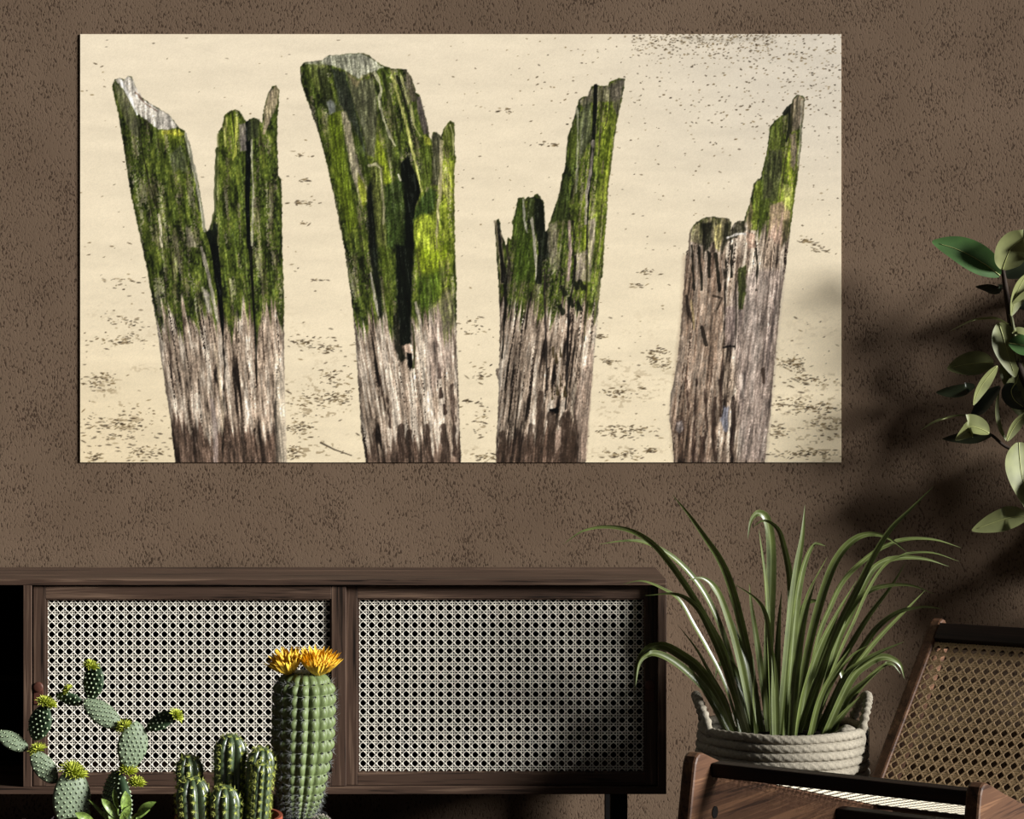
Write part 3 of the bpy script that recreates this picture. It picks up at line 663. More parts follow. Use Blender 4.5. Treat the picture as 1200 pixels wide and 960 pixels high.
    facet([(500, 560), (550, 540), (545, 640), (505, 660)], (60, 70, 24), 0.8, 3, 0.6, 22, 'G')
    facet([(402, 60), (440, 40), (438, 170), (425, 240), (405, 240)], (48, 54, 22), 0.9, 2, 0.6, 21, 'H')
    stroke([(340, 60), (345, 230), (340, 400)], [2, 2, 2], (34, 28, 22), 0.9, 1, 1, 'H')
    stroke([(392, 100), (395, 260), (390, 420)], [1.5, 1.5, 1.5], (40, 34, 28), 0.85, 1, 1, 'H')
    stroke([(338, 412), (365, 405), (385, 408)], [2.5, 3, 2], (20, 17, 15), 0.95, 1, 1, 'H')
    facet([(345, 230), (392, 230), (388, 400), (345, 402)], (120, 104, 98), 0.6, 2, 0.3, 20, 'H')
    stroke([(170, 180), (180, 250), (200, 300)], [4, 5, 2], (38, 30, 24), 0.85, 1, 2, 'H')
    stroke([(190, 200), (200, 260), (205, 330)], [2, 3, 2], (150, 132, 92), 0.7, 1, 1, 'H')
    stroke([(240, 320), (258, 400)], [4, 5], (34, 28, 22), 0.85, 1, 1, 'H')
    stroke([(290, 180), (330, 190), (310, 240)], [3, 2, 2], (40, 32, 24), 0.8, 1, 1, 'H')
    # knot at the lower left
    for r, a in ((30, 0.5), (22, 0.6), (14, 0.7)):
        pts = [(140 + r * 0.75 * math.cos(t), 765 + r * 1.5 * math.sin(t)) for t in np.linspace(0, 2 * math.pi, 18)]
        stroke(pts, 1.8, (52, 40, 34), a, 1, 1, 'H')
    facet([(125, 750), (150, 740), (158, 780), (140, 800), (122, 785)], (138, 130, 128), 0.6, 2, 0.4, 19, 'H')
    stroke([(350, 690), (342, 740), (350, 780)], [6, 9, 6], (96, 98, 110), 0.8, 3, 3, 'H')
    stroke([(380, 640), (382, 760), (368, 900)], [4, 7, 3], (40, 30, 25), 0.88, 1.5, 3, 'H')
    for pts, ww in (([(215, 560), (210, 700), (200, 830)], 3), ([(255, 600), (262, 760), (250, 860)], 3), ([(300, 640), (290, 800), (300, 920)], 5), ([(170, 560), (180, 700)], 2.5), ([(320, 560), (325, 720)], 2), ([(240, 820), (245, 925)], 5), ([(515, 510), (518, 570)], 3), ([(205, 850), (205, 925)], 6)):
        stroke(pts, ww, (50, 37, 30), 0.8, 1.5, 3, 'H')
    stroke([(480, 250), (470, 420), (455, 560)], [4, 3, 2], (192, 176, 164), 0.6, 2, 2, 'H')
    stroke([(415, 540), (430, 640)], [5, 2], (196, 180, 166), 0.7, 2, 2, 'H')

    # fibres over the finished posts
    for o_, lean, sd in ((o1, 0.10, 501), (o2, 0.12, 511), (o3, -0.12, 521), (o4, -0.12, 531)):
        sl = bb(o_, 2); x = X[sl]; y = Y[sl]; d = sdist(o_, sl)
        xx = x - lean * (y - 542)
        g1 = vn(xx / 1.25, y / 11, sd); g2 = vn(xx / 2.6, y / 30, sd + 1); g3 = vn(x / 1.1, y / 1.3, sd + 2); g4 = vn(x / 5, y / 6, sd + 3)
        g = g1 * 0.36 + g2 * 0.28 + g3 * 0.24 + g4 * 0.12
        k = np.clip(0.5 + (g - 0.5) * 2.0, 0, 1)
        c = img[sl]
        c2 = c * (0.66 + 0.66 * k)[..., None] + (sst(0.72, 0.95, k) * 0.07)[..., None]
        img[sl] = lerp(c, np.clip(c2, 0, 1), np.clip(d / 1.5, 0, 1))

    # faint ink grain
    img2 = np.clip(img * (1 + (rng.random((NY, NX)) - 0.5) * 0.05)[..., None], 0, 1)
    linr = np.where(img2 <= 0.04045, img2 / 12.92, ((img2 + 0.055) / 1.055) ** 2.4)

    yf = -0.003; d = yf - CAM_Y
    wx = (xs - 600) * d / F; wz = CAM_Z - (ys - 480) * d / F
    z_low = wz[-1]; cx = (wx[0] + wx[-1]) / 2
    root = thing('wall_print', 'wide frameless beach photograph of four mossy wooden posts hung on the brown wall', 'picture', (cx, 0, z_low))
    root.location.y = 0
    GX, GZ = np.meshgrid(wx - cx, wz - z_low)
    co = np.empty((NY * NX, 3), np.float32); co[:, 0] = GX.ravel(); co[:, 1] = yf; co[:, 2] = GZ.ravel()
    idx = np.arange(NY * NX).reshape(NY, NX)
    q = np.stack([idx[1:, :-1], idx[1:, 1:], idx[:-1, 1:], idx[:-1, :-1]], -1).reshape(-1, 4)
    me = bpy.data.meshes.new('printed_face'); nf = len(q)
    me.vertices.add(len(co)); me.vertices.foreach_set('co', co.ravel())
    me.loops.add(nf * 4); me.loops.foreach_set('vertex_index', q.ravel().astype(np.int32))
    me.polygons.add(nf); me.polygons.foreach_set('loop_start', np.arange(0, nf * 4, 4, dtype=np.int32))
    me.update(calc_edges=True)
    at = me.color_attributes.new('ink', 'FLOAT_COLOR', 'POINT')
    rgba = np.ones((NY * NX, 4), np.float32); rgba[:, :3] = linr.reshape(-1, 3)
    at.data.foreach_set('color', rgba.ravel())
    m, nt, b, N, L = new_mat('printed_panel')
    a = N.new('ShaderNodeAttribute'); a.attribute_name = 'ink'
    L.new(a.outputs['Color'], b.inputs['Base Color'])
    b.inputs['Roughness'].default_value = 0.85; b.inputs['Specular IOR Level'].default_value = 0.08
    me.materials.append(m)
    o = bpy.data.objects.new('printed_face', me); COL.objects.link(o); o.parent = root
    MB().box((wx[0] - cx, -0.0028, wz[-1] - z_low), (wx[-1] - cx, -0.0002, wz[0] - z_low)).build('backing_panel', plain('print_edge', (206, 194, 170), 0.8, 0.05), root)


build_print()


# ------------------------------------------------------------------ sideboard
def build_sideboard():
    k = 1 / 528.0; YF = -0.38
    X = lambda px: (px - 600) * k
    Z = lambda py: CAM_Z - (py - 480) * k
    root = thing('sideboard', 'long low walnut sideboard with two sliding cane doors under the beach print', 'sideboard', (X(315), YF + 0.175, 0.0))
    off = Vector((X(315), YF + 0.175, 0.0))
    def bx(name, a, b, m, par=root, bev=0.0012, label=None):
        o = MB().box(a, b, bev).build(name, M[m], par, off=off if par is root else None, label=label)
        return o
    YB = -0.03
    xl, xr = X(-150), X(781)
    bx('top_panel', (xl, YF, Z(686)), (xr, YB, Z(679)), 'wood_x')
    bx('bottom_panel', (xl, YF, Z(931)), (xr, YB, Z(922.5)), 'wood_x')
    bx('side_panel', (X(771), YF + 0.0005, Z(922.5)), (xr, YB, Z(686)), 'wood_z')
    bx('side_panel', (xl, YF + 0.0005, Z(922.5)), (X(-140), YB, Z(686)), 'wood_z')
    bx('divider', (X(27), YF + 0.0005, Z(922.5)), (X(37), YF + 0.006, Z(686)), 'wood_z')
    bx('inner_wall', (X(28), YF + 0.006, Z(922.5)), (X(36), YB, Z(686)), 'inside', bev=0)  # blackened behind the front strip, interior shade painted in
    bx('back_panel', (X(-140), YB - 0.012, Z(922.5)), (X(771), YB - 0.002, Z(686)), 'inside', bev=0)
    bx('shelf', (X(-140), YF + 0.03, Z(800)), (X(27), YB - 0.012, Z(794)), 'inside', bev=0.001)
    for x0 in (716, -110):
        for y0 in (YF + 0.02, YB - 0.06):
            bx('leg', (X(x0), y0, 0.0), (X(x0 + 20), y0 + 0.038, Z(931)), 'leg')
    def door(x0, x1, c0, c1, yd, knob_px, label):
        r = bpy.data.objects.new('door', None); COL.objects.link(r); r.parent = root; r.empty_display_size = 0.05
        r.location = Vector(((X(x0) + X(x1)) / 2, yd, Z(922))) - off
        o2 = Vector(((X(x0) + X(x1)) / 2, yd, Z(922)))
        t = 0.0112; zt, zb = Z(687.5), Z(922); ct, cb = Z(702.5), Z(907.5)
        MB().box((X(x0), yd, zb), (X(c0), yd + t, zt), 0.001).build('stile', M['wood_z'], r, off=o2)
        MB().box((X(c1), yd, zb), (X(x1), yd + t, zt), 0.001).build('stile', M['wood_z'], r, off=o2)
        MB().box((X(c0), yd, ct), (X(c1), yd + t, zt), 0.001).build('rail', M['wood_x'], r, off=o2)
        MB().box((X(c0), yd, zb), (X(c1), yd + t, cb), 0.001).build('rail', M['wood_x'], r, off=o2)
        # shallow beading round the opening, as the photograph's stepped frame
        bd = MB(); g = 3.2 * k
        a0, a1 = X(c0), X(c1)
        for (p, q) in (((a0, yd + 0.002, cb), (a0 + 0.0035, yd + t, ct)), ((a1 - 0.0035, yd + 0.002, cb), (a1, yd + t, ct)),
                       ((a0 + 0.0035, yd + 0.002, ct - 0.0025), (a1 - 0.0035, yd + t, ct)), ((a0 + 0.0035, yd + 0.002, cb), (a1 - 0.0035, yd + t, cb + 0.0025))):
            bd.box(p, q)
        bd.build('beading', M['wood_z'], r, off=o2)
        mb = MB(); pitch = 10.18 * k
        w_, h_ = a1 - a0, ct - cb
        weave(mb, w_, h_, pitch, lambda u, v, n: (a0 + u, yd + 0.0095 - n, cb + v), phase=(0.62, 0.02))
        mb.build('cane_weave', M['cane'], r, off=o2, kind='stuff', label='pale cane panel')
        kx, kz = X(knob_px[0]), Z(knob_px[1])
        kb = MB()
        prof = [(0.0, 0.009), (0.0085, 0.0088), (0.0112, 0.0078), (0.0115, 0.004), (0.006, 0.0), (0.0, 0.0)]
        n = 18
        vs_ = [(kx + rr * math.cos(2 * math.pi * j / n), yd - hh, kz + rr * math.sin(2 * math.pi * j / n)) for rr, hh in prof for j in range(n)]
        kb.add(vs_, [(i * n + j, i * n + (j + 1) % n, (i + 1) * n + (j + 1) % n, (i + 1) * n + j) for i in range(len(prof) - 1) for j in range(n)])
        kn = fix_normals(kb.build('knob', M['knob'], r, smooth=True, off=o2, label='red-brown round knob'))
        MB().box((kx - 0.0105, yd - 0.004, kz - 0.038), (kx + 0.0105, yd - 0.0002, kz - 0.004), 0.001).build('pull_tab', M['knob'], r, off=o2)
    door(38, 405, 52.5, 388, YF + 0.0075, (44.5, 805.5), None)
    door(404, 770.8, 418, 757, YF + 0.0190, (762, 804), None)


build_sideboard()


# ------------------------------------------------------------------ grass plant in a rope basket
def ribbon(mb, pts, wid, roll, fold=0.25, attr=True):
    """blade along pts; wid(s) half width; roll>0 turns the face to the sun; three vertices across"""
    k = len(pts); base = len(mb.v); vs_ = []; at = []
    for i, p in enumerate(pts):
        t = (pts[min(i + 1, k - 1)] - pts[max(i - 1, 0)]).normalized()
        n0 = Vector((0, -1, 0)); n0 = n0 - t * n0.dot(t)
        if n0.length < 1e-3: n0 = Vector((0, 0, 1)) - t * t.z
        n0.normalize()
        na = Matrix.Rotation(abs(roll), 3, t) @ n0; nb = Matrix.Rotation(-abs(roll), 3, t) @ n0
        n = na if (na.dot(SUN) > nb.dot(SUN)) == (roll > 0) else nb
        s = n.cross(t).normalized(); w_ = wid(i / (k - 1))
        vs_ += [p - s * w_ + n * fold * w_, p - s * w_ * 0.5 + n * fold * w_ * 0.25, p, p + s * w_ * 0.5 + n * fold * w_ * 0.25, p + s * w_ + n * fold * w_]
        at += [1, 0.5, 0, 0.5, 1]
    fs = []
    for i in range(k - 1):
        for j in range(4):
            a = i * 5 + j; fs.append((a, a + 5, a + 6, a + 1))
    mb.add(vs_, fs)
    if attr: mb.attr += at


def build_grass():
    cx, cy = (916 - 600) * 4.485 / F, -0.44
    H_ = 0.313; R = 0.1735
    loc = Vector((cx, cy, 0))
    root = thing('potted_grass', 'long-bladed green plant in a pale rope basket beside the sideboard', 'potted plant', loc)
    bk = bpy.data.objects.new('basket', None); COL.objects.link(bk); bk.parent = root; bk.empty_display_size = 0.05
    bk['label'] = 'pale coiled rope basket with two rope handles'
    pitch = 0.0185; nco = int(H_ / pitch)
    for i in range(nco):
        z = H_ - 0.009 - i * pitch; s = i / nco
        r = R + 0.008 * math.sin(min(1, s * 1.4) * math.pi) - 0.02 * max(0, s - 0.7)
        mb = MB(); n = 300; m = 20; vs_ = []
        for a in range(n):
            A = 2 * math.pi * a / n
            for b in range(m):
                B = 2 * math.pi * b / m
                lay = 1 + 0.075 * math.sin(A * 60 + 4 * B)      # twist of the strands
                rr = 0.0098 * lay
                vs_.append(((r + rr * math.cos(B)) * math.cos(A), (r + rr * math.cos(B)) * math.sin(A), z + rr * math.sin(B) + 0.0008 * math.sin(A * 5 + i)))
        n_ = n
        fs = [(a * m + b, ((a + 1) % n_) * m + b, ((a + 1) % n_) * m + (b + 1) % m, a * m + (b + 1) % m) for a in range(n_) for b in range(m)]
        mb.add(vs_, fs); mb.build('rope_coil', M['rope'], bk, smooth=True)
    MB().lathe([(0.0, 0.004), (R - 0.03, 0.004), (R - 0.008, 0.02), (R - 0.006, H_ - 0.03)], 48).build('lining', M['rope_dark'], bk, smooth=True)
    MB().lathe([(0.0, H_ - 0.018), (R * 0.5, H_ - 0.022), (R - 0.006, H_ - 0.03)], 40).build('soil', M['soil'], root, smooth=True)
    for sgn in (1, -1):
        pts = []
        for q in range(120):
            t = q / 119; A = math.radians(-24 + 48 * t) + (0 if sgn > 0 else math.pi)
            hz = 0.105 * math.sin(math.pi * t) ** 0.55
            rr = R + 0.002 + 0.012 * math.sin(math.pi * t)
            pts.append(Vector((rr * math.cos(A), rr * math.sin(A), H_ - 0.045 + hz)))
        rad = [0.0095 * (1 + 0.17 * math.sin(q * 2 * math.pi / 7.0)) for q in range(120)]
        MB().tube(pts, rad, 10).build('handle', M['rope'], bk, smooth=True)
    # knot of the handle end, lying inside the rim
    kp = [Vector((R * 0.72 + 0.020 * math.cos(a * 2.1), -R * 0.42 + 0.014 * math.sin(a * 2.1), H_ - 0.012 + 0.010 * math.sin(a * 3.3))) for a in np.linspace(0, 3.4, 40)]
    MB().tube(kp, [0.008 * (1 + 0.15 * math.sin(q * 1.1)) for q in range(40)], 8).build('knot', M['rope'], bk, smooth=True)
    # white edge strip and dark zigzag stitching
    A0 = math.radians(-14)
    def rim(A, z, dr=0.0): return Vector(((R + 0.0115 + dr) * math.cos(A), (R + 0.0115 + dr) * math.sin(A), z))
    MB().tube([rim(A0 + 0.06, H_ - 0.004 - i * 0.0055) for i in range(11)], 0.0045, 8).build('edge_strip', M['rope_white'], bk, smooth=True)
    zz = MB()
    for j in range(2):
        c = H_ - 0.020 - j * 0.025; q = [rim(A0, c + 0.009), rim(A0 - 0.055, c), rim(A0, c - 0.009), rim(A0 + 0.02, c), rim(A0, c + 0.009)]
        zz.tube(q, 0.0016, 6)
    zz.build('stitching', M['rope_dark'], bk)
    # blades, measured on the photograph in a 2.5x crop
    L_ = [
     (14, [(0, 195), (60, 155), (130, 143), (200, 155), (260, 190), (310, 245), (370, 330), (430, 430), (480, 530), (525, 745)], -25),
     (14, [(105, 195), (180, 185), (240, 190), (310, 225), (370, 280), (420, 350), (465, 450), (505, 580), (548, 745)], 35),
     (17, [(320, 50), (370, 110), (420, 180), (460, 240), (490, 310), (520, 420), (550, 560), (580, 745)], -15),
     (13, [(175, 312), (230, 303), (290, 325), (340, 360), (380, 430), (420, 500), (470, 600), (515, 745)], 55),
     (18, [(240, 345), (330, 340), (390, 375), (430, 440), (470, 530), (500, 620), (540, 745)], -30),
     (15, [(365, 300), (410, 295), (450, 330), (485, 420), (515, 530), (560, 745)], 20),
     (23, [(210, 625), (215, 560), (240, 510), (290, 490), (350, 520), (400, 560), (455, 640), (500, 745)], -25),
     (17, [(212, 610), (225, 540), (260, 515), (310, 530), (370, 575), (430, 640), (490, 745)], 30),
     (10, [(335, 430), (390, 500), (430, 570), (480, 660), (500, 745)], -40),
     (18, [(445, 590), (455, 550), (480, 540), (510, 580), (540, 650), (565, 745)], 15),
     (22, [(540, 180), (550, 125), (570, 104), (595, 120), (607, 190), (608, 300), (602, 450), (598, 600), (606, 745)], 15),
     (15, [(555, 145), (590, 125), (630, 150), (650, 210), (665, 290), (668, 400), (660, 560), (648, 745)], -30),
     (12, [(573, 150), (582, 220), (592, 300), (598, 400), (605, 560), (610, 745)], 40),
     (20, [(708, 80), (700, 170), (685, 260), (670, 380), (658, 500), (635, 745)], 12),
     (17, [(770, 200), (735, 195), (710, 240), (692, 310), (680, 400), (668, 540), (650, 745)], 30),
     (15, [(775, 230), (740, 290), (710, 350), (690, 430), (672, 560), (660, 745)], 55),
     (15, [(545, 310), (550, 370), (562, 450), (575, 540), (588, 640), (600, 745)], 25),
     (11, [(500, 310), (560, 350), (590, 390), (605, 460), (612, 580), (615, 745)], -20),
     (18, [(765, 375), (735, 360), (708, 375), (694, 430), (688, 520), (680, 620), (668, 745)], -12),
     (17, [(1010, 220), (950, 175), (890, 165), (840, 190), (800, 240), (770, 310), (740, 410), (712, 530), (675, 745)], -10),
     (14, [(1085, 25), (1020, 90), (960, 150), (910, 230), (860, 330), (810, 430), (760, 550), (690, 745)], -20),
     (14, [(1165, 205), (1090, 182), (1010, 180), (940, 200), (880, 240), (820, 300), (780, 380), (740, 490), (695, 745)], 35),
     (11, [(1160, 245), (1080, 220), (1000, 225), (940, 255), (890, 330), (850, 420), (800, 530), (720, 745)], 45),
     (15, [(1130, 260), (1060, 238), (980, 235), (920, 255), (880, 310), (840, 400), (800, 490), (730, 745)], 15),
     (13, [(1085, 340), (1020, 315), (950, 315), (890, 335), (845, 380), (800, 460), (760, 570), (705, 745)], -15),
     (13, [(1115, 385), (1050, 378), (980, 395), (920, 440), (870, 510), (820, 590), (745, 745)], -25),
     (13, [(1060, 330), (1010, 380), (940, 450), (880, 520), (830, 595), (765, 745)], 30),
     (13, [(1000, 480), (930, 510), (870, 545), (825, 590), (765, 745)], -25),
     (17, [(1000, 590), (985, 545), (940, 525), (890, 545), (840, 595), (770, 745)], 12),
     (14, [(990, 575), (960, 545), (920, 562), (860, 625), (780, 745)], 35),
     (18, [(820, 650), (822, 595), (800, 545), (770, 560), (735, 610), (685, 745)], 15),
     (13, [(1005, 245), (960, 320), (900, 400), (850, 480), (790, 590), (730, 745)], -35),
     (15, [(895, 490), (850, 515), (810, 560), (770, 630), (720, 745)], 50),
     (18, [(820, 360), (790, 430), (750, 530), (720, 630), (700, 745)], -10),
     (16, [(860, 300), (800, 400), (750, 500), (715, 610), (690, 745)], 20),
     (16, [(740, 300), (715, 380), (695, 480), (680, 600), (670, 745)], -20),
     (15, [(640, 330), (632, 440), (628, 560), (625, 745)], -30),
     (14, [(480, 330), (515, 420), (540, 520), (565, 640), (575, 745)], -25),
     (15, [(420, 300), (470, 380), (510, 470), (540, 580), (560, 745)], 45),
     (17, [(610, 480), (618, 560), (620, 650), (622, 745)], 10),
     (15, [(750, 470), (720, 560), (695, 650), (680, 745)], 55),
     (14, [(555, 515), (558, 580), (556, 650), (560, 745)], 60),
     (14, [(840, 500), (790, 570), (750, 650), (725, 745)], 25),
     (14, [(350, 520), (400, 600), (450, 680), (480, 745)], -30),
     (16, [(870, 640), (830, 680), (795, 720), (780, 745)], 20),
     (13, [(520, 440), (530, 540), (545, 640), (555, 745)], -15),
     (15, [(700, 400), (680, 500), (665, 600), (655, 745)], 40),
     (14, [(930, 560), (880, 600), (830, 650), (790, 745)], -15),
     (14, [(660, 330), (655, 460), (645, 600), (640, 745)], 25),
     (13, [(590, 380), (600, 500), (606, 620), (610, 745)], -40),
    ]
    d0 = cy - CAM_Y
    for i, (wpx, pts, roll) in enumerate(L_):
        pts = list(reversed(pts)); n = len(pts)
        bx = pts[0][0]; rad = (bx - 640) / 160.0
        yb = random.uniform(-1, 1) * 0.085 * math.sqrt(max(0.05, 1 - min(1, rad * rad)))
        reach = abs(pts[-1][0] - bx) / 2.5 / 540
        yt = yb + random.uniform(-0.7, 0.55) * min(0.14, 0.05 + reach * 0.5)
        P3 = []
        for j, (a, b) in enumerate(pts):
            s = j / (n - 1); dd = d0 + yb + (yt - yb) * s
            P3.append(P(660 + a / 2.5, 560 + b / 2.5, dd))
        # root the blade in the soil
        b0 = P3[0].copy(); dirn = (P3[0] - P3[1]).normalized()
        P3.insert(0, Vector((b0.x + dirn.x * 0.02, b0.y, H_ - 0.04)))
        path = smooth_path(P3, 34)
        hw = wpx / 2.5 / 540 / 2 * 1.42
        mb = MB()
        ribbon(mb, path, lambda s: hw * (0.72 + 0.28 * min(1, s * 3)) * (1 - max(0, (s - 0.45) / 0.55) ** 1.7) + 0.0002, math.radians(roll), 0.3)
        mb.build('leaf', M['blade'], root, smooth=True, off=loc)


build_grass()


# ------------------------------------------------------------------ rubber plant
def build_rubber():
    loc = Vector((1.38, -0.16, 0))
    root = thing('rubber_plant', 'tall rubber plant with broad glossy leaves at the right edge by the wall', 'potted plant', loc)
    pot = fix_normals(MB().lathe([(0.0, 0.0), (0.10, 0.0), (0.125, 0.25), (0.13, 0.25), (0.13, 0.27), (0.118, 0.27), (0.115, 0.24), (0.0, 0.24)], 36).build('pot', M['rope_dark'], root, smooth=False))
    D = 4.925 - 0.10
    trunk = smooth_path([loc + Vector((0, 0, 0.23)), loc + Vector((-0.02, 0, 0.5)), P(1262, 560, D - 0.02), P(1212, 470, D), P(1195, 432, D), P(1189, 408, D), P(1183, 370, D), P(1178, 335, D), P(1175, 316, D)], 40)
    MB().tube(trunk, [0.013 * (1 - 0.62 * (i / 39)) for i in range(40)], 10).build('stem', M['bark'], root, smooth=True, off=loc)
    br = smooth_path([P(1225, 540, D), P(1200, 531, D), P(1178, 523, D - 0.005), P(1162, 510, D - 0.01), P(1147, 505, D - 0.01)], 20)
    MB().tube(br, [0.0055 - 0.003 * i / 19 for i in range(20)], 8).build('branch', M['bark'], root, smooth=True, off=loc)
    b2 = smooth_path([P(1192, 425, D - 0.004), P(1190, 400, D - 0.01), P(1186, 375, D - 0.01), P(1184, 368, D - 0.01)], 12)
    MB().tube(b2, [0.0036] * 12, 8).build('branch', M['bark_pale'], root, smooth=True, off=loc)

    def leaf(pts, wpx, roll, mat, dz=0.0, fold=0.22, rib=True, tipd=0.0, flip=False):
        n = len(pts)
        dz *= 0.7; tipd *= 0.6
        P3 = [P(a, b, D + dz + tipd * j / (n - 1)) for j, (a, b) in enumerate(pts)]
        path = smooth_path(P3, 24); hw = wpx / 2 / 497 * 1.12
        mb = MB()
        ribbon(mb, path, lambda s: hw * max(0.03, math.sin(math.pi * min(1, s * 0.97 + 0.02) ** 0.9)) ** 0.75 + 0.0003, math.radians(roll), fold, attr=False)
        if flip: mb.f = [tuple(reversed(q)) for q in mb.f]
        o = mb.build('leaf', M[mat], root, smooth=True, off=loc)
        if rib:
            nrm = Vector((0, -0.0008, 0))
            MB().tube([p + nrm for p in path[:-2]], [0.0013 * (1 - 0.7 * i / 22) for i in range(22)], 5).build('midrib', M['rib'], o, smooth=True, off=loc)
    c8 = lambda a, b: (1080 + a / 5.333, 260 + b / 5.333)
    c1 = lambda a, b: (1080 + a / 4.571, 430 + b / 4.571)
    leaf([c8(490, 335), c8(380, 255), c8(230, 175), c8(66, 124)], 33, 14, 'rubber', -0.02, 0.18)
    leaf([c8(505, 298), c8(525, 240), c8(560, 165), c8(625, 110), c8(660, 100)], 36, 15, 'rubber_pale', -0.03, 0.3, tipd=-0.04)
    leaf([c8(655, 330), c8(610, 410), c8(580, 500), c8(560, 588)], 25, 45, 'rubber_pale', -0.05, 0.2)
    leaf([c8(525, 400), c8(470, 420), c8(410, 405), c8(338, 404)], 13, -50, 'rubber_shade', 0.02, 0.3, rib=False)
    leaf([c8(545, 640), c8(470, 603), c8(400, 600), c8(320, 615), c8(180, 682)], 7, -70, 'rubber_pale', -0.02, 0.1, rib=False)
    leaf([c8(482, 632), c8(510, 720), c8(540, 830), c8(585, 970)], 30, 8, 'rubber_pale', -0.01, 0.2)
    leaf([c8(570, 830), c8(560, 900), c8(570, 990), c8(600, 1060)], 27, 5, 'rubber_pale', 0.02, 0.2)
    leaf([c8(450, 880), c8(360, 880), c8(260, 895), c8(160, 917)], 25, 3, 'rubber_pale', 0.04, 0.22)
    leaf([c1(405, -5), c1(350, 60), c1(305, 130), c1(277, 205)], 20, 45, 'rubber_pale', -0.06, 0.2)
    leaf([c1(285, 100), c1(220, 120), c1(150, 130), c1(78, 136)], 16, -35, 'rubber_shade', 0.02, 0.2, rib=False)
    leaf([c1(420, 105), c1(360, 165), c1(310, 230), c1(265, 260)], 17, -40, 'rubber_shade', -0.01, 0.2, rib=False)
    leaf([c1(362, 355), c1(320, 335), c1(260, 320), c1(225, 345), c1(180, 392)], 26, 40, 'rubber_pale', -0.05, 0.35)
    leaf([c1(375, 365), c1(290, 375), c1(200, 375), c1(112, 385)], 17, -45, 'rubber_shade', -0.02, 0.2, rib=False)
    leaf([c1(262, 262), c1(200, 258), c1(120, 275), c1(50, 305), c1(-5, 340)], 4.5, -60, 'rubber_pale', 0.0, 0.1, rib=False)
    leaf([c1(455, 397), c1(420, 330), c1(402, 230), c1(416, 108)], 6, 30, 'rubber_pale', -0.01, 0.2, rib=False)
    leaf([c1(455, 397), c1(490, 330), c1(530, 280), c1(600, 225)], 15, 35, 'rubber_pale', -0.03, 0.25)
    leaf([c1(520, 405), c1(525, 490), c1(540, 600), c1(590, 790)], 46, 25, 'rubber_pale', -0.05, 0.2)
    leaf([c1(570, 800), c1(480, 805), c1(380, 835), c1(270, 877)], 24, 8, 'rubber_pale', -0.03, 0.2)
    leaf([c1(500, 90), c1(480, 130), c1(500, 180), c1(560, 225)], 20, -20, 'rubber_shade', -0.02, 0.2)
    leaf([(1178, 325), (1192, 318), (1206, 312), (1225, 300)], 22, -30, 'rubber_shade', 0.02, 0.2, rib=False)
    leaf([(1182, 402), (1195, 404), (1212, 408), (1235, 420)], 22, 10, 'rubber', -0.03, 0.2)
    leaf([(1186, 390), (1194, 388), (1206, 392), (1225, 402)], 10, 40, 'rubber_pale', -0.05, 0.2, rib=False)
    leaf([(1184, 350), (1196, 352), (1210, 350), (1236, 338)], 22, 10, 'rubber_shade', 0.03, 0.2)
    leaf([(1186, 356), (1200, 345), (1215, 338), (1232, 334)], 10, 40, 'rubber_pale', -0.06, 0.2, rib=False)
    leaf([(1194, 438), (1190, 455), (1196, 475), (1215, 500)], 24, 5, 'rubber_pale', 0.0, 0.2)
    leaf([(1196, 440), (1204, 455), (1212, 470), (1225, 480)], 22, -20, 'rubber_shade', 0.03, 0.2)
    # rest of the crown, out of view, with leaves added to shade the wall
    for q in ([(1262, 560), (1300, 520), (1330, 440), (1350, 330)], [(1250, 545), (1290, 470), (1300, 380), (1290, 300)], [(1290, 640), (1340, 600), (1390, 560)],
              [(1300, 700), (1350, 700), (1400, 660)], [(1300, 760), (1360, 790), (1410, 800)], [(1300, 800), (1340, 840), (1380, 880)], [(1262, 560), (1330, 540), (1390, 470)]):
        pts = smooth_path([P(a, b, D - 0.03) for a, b in q], 14)
        MB().tube(pts, [0.005 - 0.003 * i / 13 for i in range(14)], 8).build('branch', M['bark'], root, smooth=True, off=loc)
    rr = random.Random(5)
    for i in range(50):
        bx = rr.uniform(1215, 1400); by = rr.uniform(290, 660); a = rr.uniform(-0.6, 2.4) - 0.4; ln = rr.uniform(60, 95)
        if bx - ln * 0.9 < 1185: a = rr.uniform(-0.7, 0.9)
        ex, ey = bx + ln * math.cos(a), by + ln * math.sin(a)
        leaf([(bx, by), (bx + (ex - bx) * 0.4, by + (ey - by) * 0.35 - 6), (ex, ey)], rr.uniform(28, 40), rr.uniform(-40, 50), rr.choice(['rubber', 'rubber_pale', 'rubber']), rr.uniform(-0.10, 0.06), 0.2, rib=False)
    for i in range(34):  # unseen low leaves, added to darken the wall behind the chair back
        bx = rr.uniform(1300, 1440); by = rr.uniform(600, 880); a = rr.uniform(-0.5, 3.6); ln = rr.uniform(60, 90)
        ex, ey = bx + ln * math.cos(a), by + ln * math.sin(a) * 0.8
        leaf([(bx, by), (bx + (ex - bx) * 0.4, by + (ey - by) * 0.35 - 6), (ex, ey)], rr.uniform(30, 42), rr.uniform(-40, 50), rr.choice(['rubber', 'rubber_pale']), rr.uniform(-0.12, 0.02), 0.2, rib=False)


build_rubber()


